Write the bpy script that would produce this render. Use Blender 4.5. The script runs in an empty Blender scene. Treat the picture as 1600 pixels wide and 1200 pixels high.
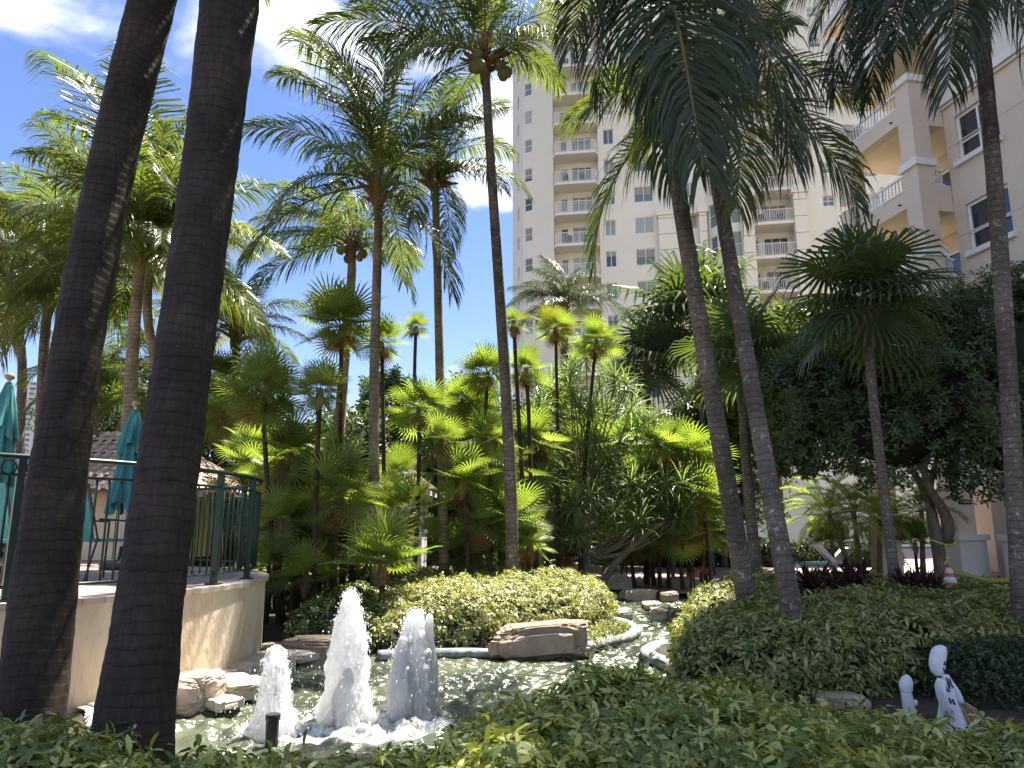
import bpy, math, random
import numpy as np
from mathutils import Vector, Matrix
random.seed(7); RNG = np.random.default_rng(7)
R = math.radians; PI = math.pi
S = bpy.context.scene; C = S.collection
# ------------------------------------------------------------------ camera, light, exposure
CAMZ, FPX, PITCH = 1.6, 1150.0, R(11.07)
cd = bpy.data.cameras.new('camera'); cam = bpy.data.objects.new('camera', cd); C.objects.link(cam)
cam.location = (0, 0, CAMZ); cam.rotation_euler = (R(90) + PITCH, 0, 0)
cd.sensor_width = 36; cd.lens = 36 * FPX / 1600; cd.clip_end = 3000; cd.clip_start = .05
S.camera = cam
SUN_AZ, SUN_EL = R(36), R(65)          # azimuth to the right of the view direction (+Y)
S.view_settings.view_transform = 'Standard'; S.view_settings.look = 'None'
S.view_settings.use_white_balance = True; S.view_settings.white_balance_temperature = 6650
S.view_settings.gamma = 1; S.view_settings.use_curve_mapping = False
S.view_settings.exposure = 1.85
sd = bpy.data.lights.new('sun', 'SUN'); sd.energy = 4.8; sd.angle = R(.5); sd.color = (1, .95, .86)
sun = bpy.data.objects.new('sun', sd); C.objects.link(sun)
sdir = Vector((math.sin(SUN_AZ) * math.cos(SUN_EL), math.cos(SUN_AZ) * math.cos(SUN_EL), math.sin(SUN_EL)))
sun.rotation_euler = sdir.to_track_quat('Z', 'Y').to_euler(); sun.location = (10, 10, 60)

def nd(t, typ, **kw):
    n = t.nodes.new(typ)
    for k, v in kw.items():
        if k.startswith('i_'):
            n.inputs[k[2:].replace('_', ' ')].default_value = v
        else: setattr(n, k, v)
    return n
def lk(t, a, b): t.links.new(a, b)

W_ = bpy.data.worlds.new('World'); S.world = W_; W_.use_nodes = True; t = W_.node_tree; t.nodes.clear()
out = nd(t, 'ShaderNodeOutputWorld'); bg = nd(t, 'ShaderNodeBackground'); bg.inputs[1].default_value = .12
sky = nd(t, 'ShaderNodeTexSky', sky_type='NISHITA', sun_disc=False, sun_elevation=SUN_EL, sun_rotation=SUN_AZ)
sky.air_density = 1.0; sky.dust_density = .05; sky.ozone_density = 3.0
tc = nd(t, 'ShaderNodeTexCoord')
# cloud cover: fractal noise on the sky dome (direction flattened to a cloud layer)
sep = nd(t, 'ShaderNodeSeparateXYZ'); lk(t, tc.outputs['Generated'], sep.inputs[0])
def mth(op, a=None, b=None, c=None, clamp=False):
    n = nd(t, 'ShaderNodeMath', operation=op, use_clamp=clamp)
    for i, v in enumerate((a, b, c)):
        if v is None: continue
        if isinstance(v, (int, float)): n.inputs[i].default_value = v
        else: lk(t, v, n.inputs[i])
    return n.outputs[0]
zz = mth('MAXIMUM', mth('ADD', sep.outputs[2], .12), .05)
cx = mth('DIVIDE', sep.outputs[0], zz); cy = mth('DIVIDE', sep.outputs[1], zz)
cmb = nd(t, 'ShaderNodeCombineXYZ'); lk(t, cx, cmb.inputs[0]); lk(t, cy, cmb.inputs[1])
n1 = nd(t, 'ShaderNodeTexNoise', i_Scale=2.3, i_Detail=9.0, i_Roughness=.56); n1.inputs['Distortion'].default_value = .25
lk(t, cmb.outputs[0], n1.inputs['Vector'])
def blob(dx, dy, sx, sy, rot, amp):          # a cloud bank: soft ellipse in cloud-layer coordinates
    a = mth('SUBTRACT', cx, dx); b = mth('SUBTRACT', cy, dy)
    c_, s_ = math.cos(rot), math.sin(rot)
    u = mth('ADD', mth('MULTIPLY', a, c_), mth('MULTIPLY', b, s_))
    v = mth('SUBTRACT', mth('MULTIPLY', b, c_), mth('MULTIPLY', a, s_))
    q = mth('ADD', mth('POWER', mth('ABSOLUTE', mth('DIVIDE', u, sx)), 2), mth('POWER', mth('ABSOLUTE', mth('DIVIDE', v, sy)), 2))
    return mth('MULTIPLY', mth('EXPONENT', mth('MULTIPLY', q, -1)), amp)
def cl(px, py):                               # cloud-layer coordinates of a direction
    x = (px - 800) / FPX; y = (600 - py) / FPX
    d = Vector((x, math.cos(PITCH) - y * math.sin(PITCH), math.sin(PITCH) + y * math.cos(PITCH))).normalized()
    z = d.z + .12
    return d.x / z, d.y / z
tot = None
for px, py, sx, sy, rot, amp in [(20, 5, .12, .08, 0, .20), (455, 20, .08, .18, .3, .16), (640, 90, .20, .17, 0, .18), (770, 260, .11, .26, .1, .22), (130, 40, .04, .04, 0, .05), (1250, -300, .5, .3, 0, .2), (-500, -300, .4, .4, 0, .2)]:
    a, b = cl(px, py); o_ = blob(a, b, sx, sy, rot, amp)
    tot = o_ if tot is None else mth('ADD', tot, o_)
tot = mth('ADD', tot, blob(0, -1.6, 3.0, 1.5, 0, .17)); tot = mth('ADD', tot, blob(-2.6, .2, 1.3, 1.6, 0, .10))   # unseen cloud banks behind and to the left, added as white fill light
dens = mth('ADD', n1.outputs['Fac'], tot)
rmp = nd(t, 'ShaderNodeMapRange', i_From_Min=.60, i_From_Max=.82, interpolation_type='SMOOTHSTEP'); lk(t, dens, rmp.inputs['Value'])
hz = nd(t, 'ShaderNodeMapRange', i_From_Min=.10, i_From_Max=.0, i_To_Min=0.0, i_To_Max=.5); lk(t, sep.outputs[2], hz.inputs['Value'])
n2 = nd(t, 'ShaderNodeTexNoise', i_Scale=5.0, i_Detail=6.0); lk(t, cmb.outputs[0], n2.inputs['Vector'])
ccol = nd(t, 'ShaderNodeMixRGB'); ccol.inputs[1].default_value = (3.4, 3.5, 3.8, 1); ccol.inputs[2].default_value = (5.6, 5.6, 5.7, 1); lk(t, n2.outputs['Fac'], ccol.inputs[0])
tint = nd(t, 'ShaderNodeMixRGB', blend_type='MULTIPLY'); tint.inputs[0].default_value = 1; tint.inputs[2].default_value = (.57, .485, .53, 1)
hsv = nd(t, 'ShaderNodeHueSaturation'); hsv.inputs['Saturation'].default_value = 1.12; hsv.inputs['Value'].default_value = 1; lk(t, sky.outputs[0], hsv.inputs['Color']); lk(t, hsv.outputs[0], tint.inputs[1])
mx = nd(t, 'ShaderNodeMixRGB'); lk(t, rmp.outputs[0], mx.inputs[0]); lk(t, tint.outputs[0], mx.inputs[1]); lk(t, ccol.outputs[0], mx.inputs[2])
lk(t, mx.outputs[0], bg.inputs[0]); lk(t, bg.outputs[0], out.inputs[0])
cy_ = S.cycles
cy_.max_bounces = 8; cy_.diffuse_bounces = 3; cy_.glossy_bounces = 3; cy_.transmission_bounces = 5; cy_.transparent_max_bounces = 6
cy_.caustics_reflective = False; cy_.caustics_refractive = False; cy_.sample_clamp_indirect = 6; cy_.use_denoising = True
try: cy_.denoiser = 'OPENIMAGEDENOISE'
except Exception: pass

# ------------------------------------------------------------------ helpers
cP, sP = math.cos(PITCH), math.sin(PITCH)
def ray(px, py):
    x = (px - 800) / FPX; y = (600 - py) / FPX
    return Vector((x, cP - y * sP, sP + y * cP))
def at(px, py, Y):
    d = ray(px, py); return Vector((0, 0, CAMZ)) + d * (Y / d.y)
def on(px, py, z):
    d = ray(px, py); return Vector((0, 0, CAMZ)) + d * ((z - CAMZ) / d.z)

def tag(o, label=None, cat=None, group=None, kind=None):
    if label: o['label'] = label
    if cat: o['category'] = cat
    if group: o['group'] = group
    if kind: o['kind'] = kind
    return o
def empty(name, loc, label=None, cat=None, group=None, rz=0):
    o = bpy.data.objects.new(name, None); C.objects.link(o); o.location = loc; o.rotation_euler = (0, 0, rz)
    o.empty_display_size = .1
    return tag(o, label, cat, group)
def put(name, me, parent=None, loc=None, rot=None, sc=None):
    """link an object of mesh me; loc etc. are in the parent's space"""
    o = bpy.data.objects.new(name, me); C.objects.link(o)
    if parent is not None: o.parent = parent
    if loc is not None: o.location = loc
    if rot is not None: o.rotation_euler = rot
    if sc is not None: o.scale = (sc,) * 3 if isinstance(sc, (int, float)) else sc
    return o

class MB:
    def __init__(s): s.v = []; s.f = []; s.m = []; s.n = 0; s.uv = []
    def add(s, v, faces, mat=0, uv=None):
        v = np.asarray(v, float).reshape(-1, 3)
        if not isinstance(faces, (list, tuple)) or (len(faces) and not hasattr(faces[0], 'shape')):
            fs = {}
            for f in faces: fs.setdefault(len(f), []).append(f)
            faces = [np.array(x, int) for x in fs.values()]
        for f in faces:
            if len(f): s.f.append(f + s.n); s.m.append(np.full(len(f), mat, int))
        s.v.append(v); s.uv.append(np.zeros((len(v), 2)) if uv is None else np.asarray(uv, float)); s.n += len(v); return s
    def box(s, c, d, mat=0, rz=0, taper=1):
        x, y, z = np.array(d) / 2.
        v = np.array([[-x, -y, -z], [x, -y, -z], [x, y, -z], [-x, y, -z], [-x * taper, -y * taper, z], [x * taper, -y * taper, z], [x * taper, y * taper, z], [-x * taper, y * taper, z]])
        c_, s_ = math.cos(rz), math.sin(rz)
        v = np.c_[v[:, 0] * c_ - v[:, 1] * s_, v[:, 0] * s_ + v[:, 1] * c_, v[:, 2]] + np.array(c)
        return s.add(v, [np.array([[0, 3, 2, 1], [4, 5, 6, 7], [0, 1, 5, 4], [1, 2, 6, 5], [2, 3, 7, 6], [3, 0, 4, 7]])], mat)
    def tube(s, pts, rad, n=8, mat=0, cap=True, fn=None, flat=1.0, closed=False):
        P = np.array([tuple(p) for p in pts], float); k = len(P)
        rad = np.broadcast_to(np.asarray(rad, float), (k,))
        T = np.gradient(P, axis=0); 
        if closed: T = np.roll(P, -1, 0) - np.roll(P, 1, 0)
        T /= np.linalg.norm(T, axis=1)[:, None] + 1e-9
        ref = np.array([0, 0, 1.]) if abs(T[0, 2]) < .85 else np.array([1., 0, 0])
        U = np.cross(T, ref); U /= np.linalg.norm(U, axis=1)[:, None] + 1e-9
        V = np.cross(U, T)
        a = np.arange(n) * 2 * PI / n
        L = np.r_[0, np.cumsum(np.linalg.norm(np.diff(P, axis=0), axis=1))]
        r = rad[:, None] * np.ones((1, n))
        if fn is not None: r = r * fn(L[:, None], a[None, :])
        v = P[:, None, :] + r[..., None] * (np.cos(a)[None, :, None] * U[:, None, :] + flat * np.sin(a)[None, :, None] * V[:, None, :])
        i = np.arange(k - 1)[:, None] * n; j = np.arange(n)[None, :]; j2 = (j + 1) % n
        q = np.stack([i + j, i + j2, i + n + j2, i + n + j], -1).reshape(-1, 4)
        fs = [q]
        if closed: 
            i = (k - 1) * n; j = np.arange(n); j2 = (j + 1) % n
            fs.append(np.stack([i + j, i + j2, j2, j], -1))
        elif cap: fs += [np.arange(n)[::-1][None, :], (np.arange(n) + (k - 1) * n)[None, :]]
        uv = np.stack([np.broadcast_to(a / (2 * PI), (k, n)), np.broadcast_to(L[:, None], (k, n))], -1).reshape(-1, 2)
        return s.add(v.reshape(-1, 3), fs, mat, uv)
    def lathe(s, prof, n=16, mat=0, c=(0, 0, 0), fn=None):
        P = np.array(prof, float); k = len(P); a = np.arange(n) * 2 * PI / n
        r = P[:, 0][:, None] * np.ones((1, n))
        if fn is not None: r = r * fn(P[:, 1][:, None], a[None, :])
        v = np.stack([r * np.cos(a), r * np.sin(a), np.broadcast_to(P[:, 1][:, None], (k, n))], -1).reshape(-1, 3) + np.array(c)
        i = np.arange(k - 1)[:, None] * n; j = np.arange(n)[None, :]; j2 = (j + 1) % n
        q = np.stack([i + j, i + j2, i + n + j2, i + n + j], -1).reshape(-1, 4)
        return s.add(v, [q, np.arange(n)[::-1][None, :], (np.arange(n) + (k - 1) * n)[None, :]], mat)
    def inst(s, tv, tf, pos, rotm, sc, mat=0):
        """many copies of template (tv, tf list of arrays); pos (N,3), rotm (N,3,3), sc (N,)"""
        N = len(pos); k = len(tv)
        v = np.einsum('nij,kj->nki', rotm, tv) * np.asarray(sc).reshape(-1, 1, 1) + pos[:, None, :]
        off = (np.arange(N) * k)[:, None, None]
        fs = [(f[None] + off).reshape(-1, f.shape[1]) for f in tf]
        return s.add(v.reshape(-1, 3), fs, mat)
    def mesh(s, name, mats, smooth=False):
        me = bpy.data.meshes.new(name); V = np.concatenate(s.v); 
        lt = np.concatenate([np.full(len(f), f.shape[1]) for f in s.f]); lv = np.concatenate([f.ravel() for f in s.f])
        me.vertices.add(len(V)); me.vertices.foreach_set('co', V.ravel())
        me.loops.add(len(lv)); me.loops.foreach_set('vertex_index', lv.astype(np.int32))
        me.polygons.add(len(lt)); me.polygons.foreach_set('loop_start', np.r_[0, np.cumsum(lt)[:-1]].astype(np.int32)); me.polygons.foreach_set('loop_total', lt.astype(np.int32))
        for m in (mats if isinstance(mats, (list, tuple)) else [mats]): me.materials.append(m)
        me.polygons.foreach_set('material_index', np.concatenate(s.m).astype(np.int32))
        uv = me.uv_layers.new(name='UVMap'); uv.data.foreach_set('uv', np.concatenate(s.uv)[lv].ravel())
        me.update(calc_edges=True); me.validate()
        me.polygons.foreach_set('use_smooth', np.full(len(me.polygons), bool(smooth)))
        return me
    def obj(s, name, mats, parent=None, smooth=False, loc=None, world=False):
        o = put(name, s.mesh(name, mats, smooth), parent, loc)
        if world and parent is not None: o.location = Vector((0, 0, 0)) - parent.location
        return o

def hash2(i, j, k, seed):
    h = (i * 374761393 + j * 668265263 + k * 2147483647 + seed * 144269504) & 0xFFFFFFFF
    h = ((h ^ (h >> 13)) * 1274126177) & 0xFFFFFFFF
    return ((h ^ (h >> 16)) & 0xFFFF) / 65535.
def vnoise(p, seed=0):
    p = np.asarray(p, float); i = np.floor(p).astype(np.int64); f = p - i; f = f * f * (3 - 2 * f); r = 0
    for dx in (0, 1):
        for dy in (0, 1):
            for dz in (0, 1):
                w = (f[..., 0] if dx else 1 - f[..., 0]) * (f[..., 1] if dy else 1 - f[..., 1]) * (f[..., 2] if dz else 1 - f[..., 2])
                r = r + w * hash2(i[..., 0] + dx, i[..., 1] + dy, i[..., 2] + dz, seed)
    return r * 2 - 1
def fbm(p, seed=0, o=3):
    p = np.asarray(p, float); r = 0; a = 1
    for k in range(o): r = r + a * vnoise(p * 2 ** k, seed + k); a *= .5
    return r
def rotz(a):
    c, s = np.cos(a), np.sin(a); z = np.zeros_like(c); o = np.ones_like(c)
    return np.stack([np.stack([c, -s, z], -1), np.stack([s, c, z], -1), np.stack([z, z, o], -1)], -2)
def frame_to(nrm, spin):
    """rotation matrices taking +Z to nrm, spun by spin"""
    n = nrm / (np.linalg.norm(nrm, axis=1)[:, None] + 1e-9)
    ref = np.where(np.abs(n[:, 2:3]) < .9, np.array([[0, 0, 1.]]), np.array([[1., 0, 0]]))
    x = np.cross(ref, n); x /= np.linalg.norm(x, axis=1)[:, None]; y = np.cross(n, x)
    return np.einsum('nij,njk->nik', np.stack([x, y, n], -1), rotz(spin))

# ------------------------------------------------------------------ materials
def mat(name, col, rough=.7, col2=None, nscale=4.0, bump=0, bscale=20.0, metallic=0, spec=.5, stretch=None, detail=6.0, objrand=0, coat=0):
    m = bpy.data.materials.new(name); m.use_nodes = True; t = m.node_tree; b = t.nodes['Principled BSDF']
    b.inputs['Roughness'].default_value = rough; b.inputs['Metallic'].default_value = metallic; b.inputs['Specular IOR Level'].default_value = spec
    b.inputs['Base Color'].default_value = (*col, 1); b.inputs['Coat Weight'].default_value = coat
    tc = nd(t, 'ShaderNodeTexCoord'); mp = nd(t, 'ShaderNodeMapping'); lk(t, tc.outputs['Object'], mp.inputs[0])
    if stretch: mp.inputs['Scale'].default_value = stretch
    if col2 is not None:
        n = nd(t, 'ShaderNodeTexNoise', i_Scale=nscale, i_Detail=detail, i_Roughness=.6); lk(t, mp.outputs[0], n.inputs['Vector'])
        r = nd(t, 'ShaderNodeMapRange', i_From_Min=.35, i_From_Max=.65); lk(t, n.outputs['Fac'], r.inputs['Value'])
        x = nd(t, 'ShaderNodeMixRGB'); x.inputs[1].default_value = (*col, 1); x.inputs[2].default_value = (*col2, 1); lk(t, r.outputs[0], x.inputs[0]); last = x.outputs[0]
        if objrand:
            oi = nd(t, 'ShaderNodeObjectInfo'); hr = nd(t, 'ShaderNodeMapRange', i_To_Min=1 - objrand, i_To_Max=1 + objrand); lk(t, oi.outputs['Random'], hr.inputs['Value'])
            y = nd(t, 'ShaderNodeVectorMath', operation='SCALE'); lk(t, last, y.inputs[0]); lk(t, hr.outputs[0], y.inputs['Scale']); last = y.outputs[0]
        lk(t, last, b.inputs['Base Color'])
    if bump:
        n = nd(t, 'ShaderNodeTexNoise', i_Scale=bscale, i_Detail=5.0); lk(t, mp.outputs[0], n.inputs['Vector'])
        bp = nd(t, 'ShaderNodeBump', i_Strength=bump, i_Distance=.02); lk(t, n.outputs['Fac'], bp.inputs['Height']); lk(t, bp.outputs[0], b.inputs['Normal'])
    return m
def leaf_mat(name, c1, c2, tr=.35, tcol=None, rough=.42, objvar=.25, spec=.5, tip=None):
    m = bpy.data.materials.new(name); m.use_nodes = True; t = m.node_tree; b = t.nodes['Principled BSDF']; o = t.nodes['Material Output']
    b.inputs['Roughness'].default_value = rough; b.inputs['Specular IOR Level'].default_value = spec
    g = nd(t, 'ShaderNodeNewGeometry'); oi = nd(t, 'ShaderNodeObjectInfo')
    x = nd(t, 'ShaderNodeMixRGB'); x.inputs[1].default_value = (*c1, 1); x.inputs[2].default_value = (*c2, 1); lk(t, g.outputs['Random Per Island'], x.inputs[0]); last = x.outputs[0]
    if tip is not None:      # a share of the leaves are of another tone (young, variegated or dry)
        gt = nd(t, 'ShaderNodeMath', operation='FRACT'); ml = nd(t, 'ShaderNodeMath', operation='MULTIPLY'); ml.inputs[1].default_value = 17.3; lk(t, g.outputs['Random Per Island'], ml.inputs[0]); lk(t, ml.outputs[0], gt.inputs[0])
        g2 = nd(t, 'ShaderNodeMath', operation='GREATER_THAN'); lk(t, gt.outputs[0], g2.inputs[0]); g2.inputs[1].default_value = tip[1]
        y = nd(t, 'ShaderNodeMixRGB'); lk(t, g2.outputs[0], y.inputs[0]); lk(t, last, y.inputs[1]); y.inputs[2].default_value = (*tip[0], 1); last = y.outputs[0]
    hr = nd(t, 'ShaderNodeMapRange', i_To_Min=1 - objvar, i_To_Max=1 + objvar); lk(t, oi.outputs['Random'], hr.inputs['Value'])
    sc = nd(t, 'ShaderNodeVectorMath', operation='SCALE'); lk(t, last, sc.inputs[0]); lk(t, hr.outputs[0], sc.inputs['Scale'])
    lk(t, sc.outputs[0], b.inputs['Base Color'])
    tl = nd(t, 'ShaderNodeBsdfTranslucent'); mm = nd(t, 'ShaderNodeMixRGB', blend_type='MULTIPLY'); mm.inputs[0].default_value = 1; mm.inputs[2].default_value = (*(tcol or (1.9, 1.7, .5)), 1); lk(t, sc.outputs[0], mm.inputs[1]); lk(t, mm.outputs[0], tl.inputs[0])
    ms = nd(t, 'ShaderNodeMixShader'); ms.inputs[0].default_value = tr; lk(t, b.outputs[0], ms.inputs[1]); lk(t, tl.outputs[0], ms.inputs[2]); lk(t, ms.outputs[0], o.inputs[0])
    return m
def trunk_mat(name, c1, c2, ring=13., lich=.575, bump=.6, dark=(.03, .025, .02)):
    m = bpy.data.materials.new(name); m.use_nodes = True; t = m.node_tree; b = t.nodes['Principled BSDF']; b.inputs['Roughness'].default_value = .85; b.inputs['Specular IOR Level'].default_value = .25
    uv = nd(t, 'ShaderNodeUVMap'); sp = nd(t, 'ShaderNodeSeparateXYZ'); lk(t, uv.outputs[0], sp.inputs[0])
    tc = nd(t, 'ShaderNodeTexCoord'); n = nd(t, 'ShaderNodeTexNoise', i_Scale=5.0, i_Detail=4.0); lk(t, tc.outputs['Object'], n.inputs['Vector'])
    def M(op, a, b_):
        q = nd(t, 'ShaderNodeMath', operation=op)
        for i, v in enumerate((a, b_)):
            if isinstance(v, (int, float)): q.inputs[i].default_value = v
            else: lk(t, v, q.inputs[i])
        return q.outputs[0]
    v = M('ADD', M('MULTIPLY', sp.outputs[1], ring), M('MULTIPLY', n.outputs['Fac'], 1.5))
    fr = M('FRACT', v, 0)
    rr = nd(t, 'ShaderNodeMapRange', i_From_Min=.0, i_From_Max=.30); lk(t, fr, rr.inputs['Value'])
    mp = nd(t, 'ShaderNodeMapping'); mp.inputs['Scale'].default_value = (38, 38, 5); lk(t, tc.outputs['Object'], mp.inputs[0])
    n2 = nd(t, 'ShaderNodeTexNoise', i_Scale=1.0, i_Detail=6.0, i_Roughness=.7); lk(t, mp.outputs[0], n2.inputs['Vector'])
    x = nd(t, 'ShaderNodeMixRGB'); x.inputs[1].default_value = (*c1, 1); x.inputs[2].default_value = (*c2, 1)
    r2 = nd(t, 'ShaderNodeMapRange', i_From_Min=.3, i_From_Max=.7); lk(t, n2.outputs['Fac'], r2.inputs['Value']); lk(t, r2.outputs[0], x.inputs[0])
    y = nd(t, 'ShaderNodeMixRGB'); y.inputs[1].default_value = (*dark, 1); lk(t, x.outputs[0], y.inputs[2]); 
    q = M('ADD', M('MULTIPLY', rr.outputs[0], .6), .4); lk(t, q, y.inputs[0])
    n3 = nd(t, 'ShaderNodeTexNoise', i_Scale=16.0, i_Detail=5.0, i_Roughness=.75); lk(t, tc.outputs['Object'], n3.inputs['Vector'])
    r3 = nd(t, 'ShaderNodeMapRange', i_From_Min=lich, i_From_Max=lich + .05); lk(t, n3.outputs['Fac'], r3.inputs['Value'])
    w = nd(t, 'ShaderNodeMixRGB'); lk(t, r3.outputs[0], w.inputs[0]); lk(t, y.outputs[0], w.inputs[1]); w.inputs[2].default_value = (.42, .40, .36, 1)
    n4 = nd(t, 'ShaderNodeTexNoise', i_Scale=2.2, i_Detail=5.0); lk(t, tc.outputs['Object'], n4.inputs['Vector'])
    r4 = nd(t, 'ShaderNodeMapRange', i_From_Min=.35, i_From_Max=.7, i_To_Min=.6, i_To_Max=1.2); lk(t, n4.outputs['Fac'], r4.inputs['Value'])
    z = nd(t, 'ShaderNodeVectorMath', operation='SCALE'); lk(t, w.outputs[0], z.inputs[0]); lk(t, r4.outputs[0], z.inputs['Scale'])
    lk(t, z.outputs[0], b.inputs['Base Color'])
    hgt = M('ADD', M('MULTIPLY', rr.outputs[0], .7), M('MULTIPLY', n2.outputs['Fac'], .8))
    bp = nd(t, 'ShaderNodeBump', i_Strength=bump, i_Distance=.012); lk(t, hgt, bp.inputs['Height']); lk(t, bp.outputs[0], b.inputs['Normal'])
    return m
M_ = {}
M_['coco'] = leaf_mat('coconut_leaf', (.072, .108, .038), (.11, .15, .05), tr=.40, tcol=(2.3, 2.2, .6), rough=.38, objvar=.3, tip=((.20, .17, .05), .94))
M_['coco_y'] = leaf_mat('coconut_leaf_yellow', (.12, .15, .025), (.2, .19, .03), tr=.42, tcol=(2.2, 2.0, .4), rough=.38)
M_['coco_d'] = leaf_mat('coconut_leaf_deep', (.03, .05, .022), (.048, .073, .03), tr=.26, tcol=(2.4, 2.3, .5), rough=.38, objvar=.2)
M_['dead'] = leaf_mat('dead_fan_leaf', (.20, .11, .05), (.30, .19, .09), tr=.3, tcol=(1.8, 1.3, .6), rough=.8)
M_['rachis'] = mat('frond_rib', (.16, .17, .05), .55, (.22, .2, .08))
M_['fan'] = leaf_mat('fan_leaf', (.12, .175, .06), (.165, .22, .075), tr=.46, tcol=(2.1, 2.0, .55), rough=.42, objvar=.3)
M_['fan_y'] = leaf_mat('fan_leaf_lime', (.19, .26, .065), (.25, .31, .09), tr=.48, tcol=(1.6, 1.7, .6), rough=.45, objvar=.25, tip=((.28, .24, .05), .93))
M_['livi'] = leaf_mat('fountain_palm_leaf', (.065, .10, .05), (.10, .14, .065), tr=.30, tcol=(2., 2., .5), rough=.36, objvar=.3)
M_['pand'] = leaf_mat('pandanus_leaf', (.135, .19, .10), (.22, .28, .155), tr=.38, tcol=(1.9, 2.0, .8), rough=.34, objvar=.3, tip=((.24, .26, .12), .9))
M_['date'] = leaf_mat('date_palm_leaf', (.17, .24, .05), (.24, .30, .07), tr=.5, tcol=(2.2, 2.2, .4), rough=.45)
M_['tree'] = leaf_mat('tree_leaf', (.055, .09, .038), (.09, .13, .052), tr=.28, tcol=(2., 2.2, .5), rough=.35, spec=.5)
M_['tree_l'] = leaf_mat('tree_leaf_light', (.08, .13, .025), (.13, .18, .03), tr=.4, tcol=(2., 2., .4), rough=.45)
M_['sch'] = leaf_mat('schefflera_leaf', (.085, .135, .035), (.14, .19, .05), tr=.24, tcol=(2., 1.9, .4), rough=.38, tip=((.42, .44, .12), .62))
M_['sch_y'] = leaf_mat('schefflera_leaf_gold', (.24, .27, .06), (.42, .43, .13), tr=.3, tcol=(1.5, 1.4, .5), rough=.45, tip=((.55, .54, .28), .70))
M_['sch_m'] = leaf_mat('schefflera_leaf_mixed', (.12, .16, .045), (.24, .27, .08), tr=.25, tcol=(1.8, 1.7, .4), rough=.45, tip=((.48, .48, .19), .60))
M_['clip'] = leaf_mat('clipped_leaf', (.035, .065, .026), (.06, .095, .035), tr=.2, rough=.4)
M_['cordy'] = leaf_mat('cordyline_leaf', (.024, .008, .010), (.055, .014, .017), tr=.25, tcol=(2.4, .8, .6), rough=.4)
M_['croton'] = leaf_mat('croton_leaf', (.35, .1, .03), (.3, .05, .02), tr=.3, tcol=(1.6, .9, .4))
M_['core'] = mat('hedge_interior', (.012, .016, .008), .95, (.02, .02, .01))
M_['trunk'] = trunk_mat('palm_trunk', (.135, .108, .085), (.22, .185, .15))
M_['trunk_s'] = trunk_mat('palm_trunk_sunny', (.23, .175, .12), (.34, .28, .2), ring=11.)  # paler copy of the trunk colour with sunlight put into it
M_['trunk_d'] = trunk_mat('palm_trunk_near', (.040, .030, .024), (.085, .065, .052), ring=15., lich=.70, bump=.9, dark=(.012, .009, .008))  # darker copy: the shade on the near trunks is put into its colour
M_['thin'] = trunk_mat('slender_trunk', (.055, .036, .024), (.11, .075, .048), ring=20., lich=.8, dark=(.012, .008, .006))
M_['bark'] = mat('bark', (.10, .075, .055), .9, (.18, .145, .11), 9, bump=.8, bscale=24., stretch=(2, 2, .5))
M_['bark_p'] = mat('pale_bark', (.26, .22, .17), .85, (.16, .13, .1), 12, bump=.6, bscale=40.)
M_['sheath'] = mat('crown_fibre', (.16, .09, .045), .9, (.3, .19, .09), 18, bump=.6, bscale=60.)
M_['nut'] = mat('green_nut', (.13, .14, .03), .5, (.22, .17, .04), 8)
M_['soil'] = mat('soil', (.035, .026, .02), .95, (.065, .048, .036), 6, bump=.7, bscale=30.)
M_['stucco_t'] = mat('cream_stucco', (.74, .72, .60), .9, (.79, .77, .65), .25, bump=.1, bscale=8.)
M_['stucco_w'] = mat('taupe_stucco', (.60, .51, .405), .92, (.66, .565, .455), .8, bump=.35, bscale=14.)
M_['stucco_g'] = mat('pale_grey_stucco', (.68, .655, .58), .92, (.74, .71, .64), .8, bump=.3, bscale=14.)
M_['soffit'] = mat('bounce_lit_soffit', (.72, .63, .46), .9, (.76, .67, .50), .7)  # warm bounce light on the balcony ceilings is put into this colour
M_['trim'] = mat('white_trim', (.72, .70, .66), .7, (.78, .76, .72), 2.)
M_['railw'] = mat('white_railing', (.74, .74, .72), .5, (.8, .8, .78), 3.)
M_['wallc'] = mat('beige_render', (.60, .48, .335), .92, (.80, .67, .49), 2.6, bump=.9, bscale=24., stretch=(1, 1, .4))
M_['green'] = mat('green_paint', (.010, .034, .026), .4, (.014, .044, .033), 6, spec=.4)
M_['teal'] = mat('teal_canvas', (.035, .19, .20), .85, (.05, .24, .25), 3, bump=.25, bscale=60.)
M_['pave'] = mat('pink_paving', (.42, .29, .25), .85, (.50, .37, .33), 3, bump=.2, bscale=30.)
M_['tile'] = mat('terrace_tile', (.46, .36, .31), .8, (.56, .46, .40), 5, objrand=.12)
M_['rock'] = mat('brown_rock', (.25, .185, .13), .85, (.38, .30, .225), 3.5, bump=.9, bscale=14., objrand=.15)
M_['rock_l'] = mat('pale_rock', (.44, .38, .30), .85, (.58, .52, .43), 4, bump=.8, bscale=16., objrand=.15)
M_['rock_o'] = mat('pinkish_rock', (.36, .28, .215), .85, (.48, .40, .32), 4, bump=.8, bscale=16.)
M_['kerb'] = mat('painted_kerb', (.12, .14, .14), .75, (.36, .39, .42), 9, bump=.7, bscale=18.)
M_['basin'] = mat('pool_basin', (.14, .19, .12), .9, (.22, .27, .18), 3)
M_['ghost'] = mat('white_fabric', (.72, .73, .80), .8, (.8, .81, .86), 9, bump=.3, bscale=40.)
M_['black'] = mat('black_print', (.012, .012, .014), .6)
M_['straw'] = mat('straw', (.42, .28, .15), .9, (.52, .37, .22), 30)
M_['dark'] = mat('dark_metal', (.02, .022, .025), .45)
M_['steel'] = mat('grey_metal', (.45, .46, .48), .4, metallic=.6)
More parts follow.
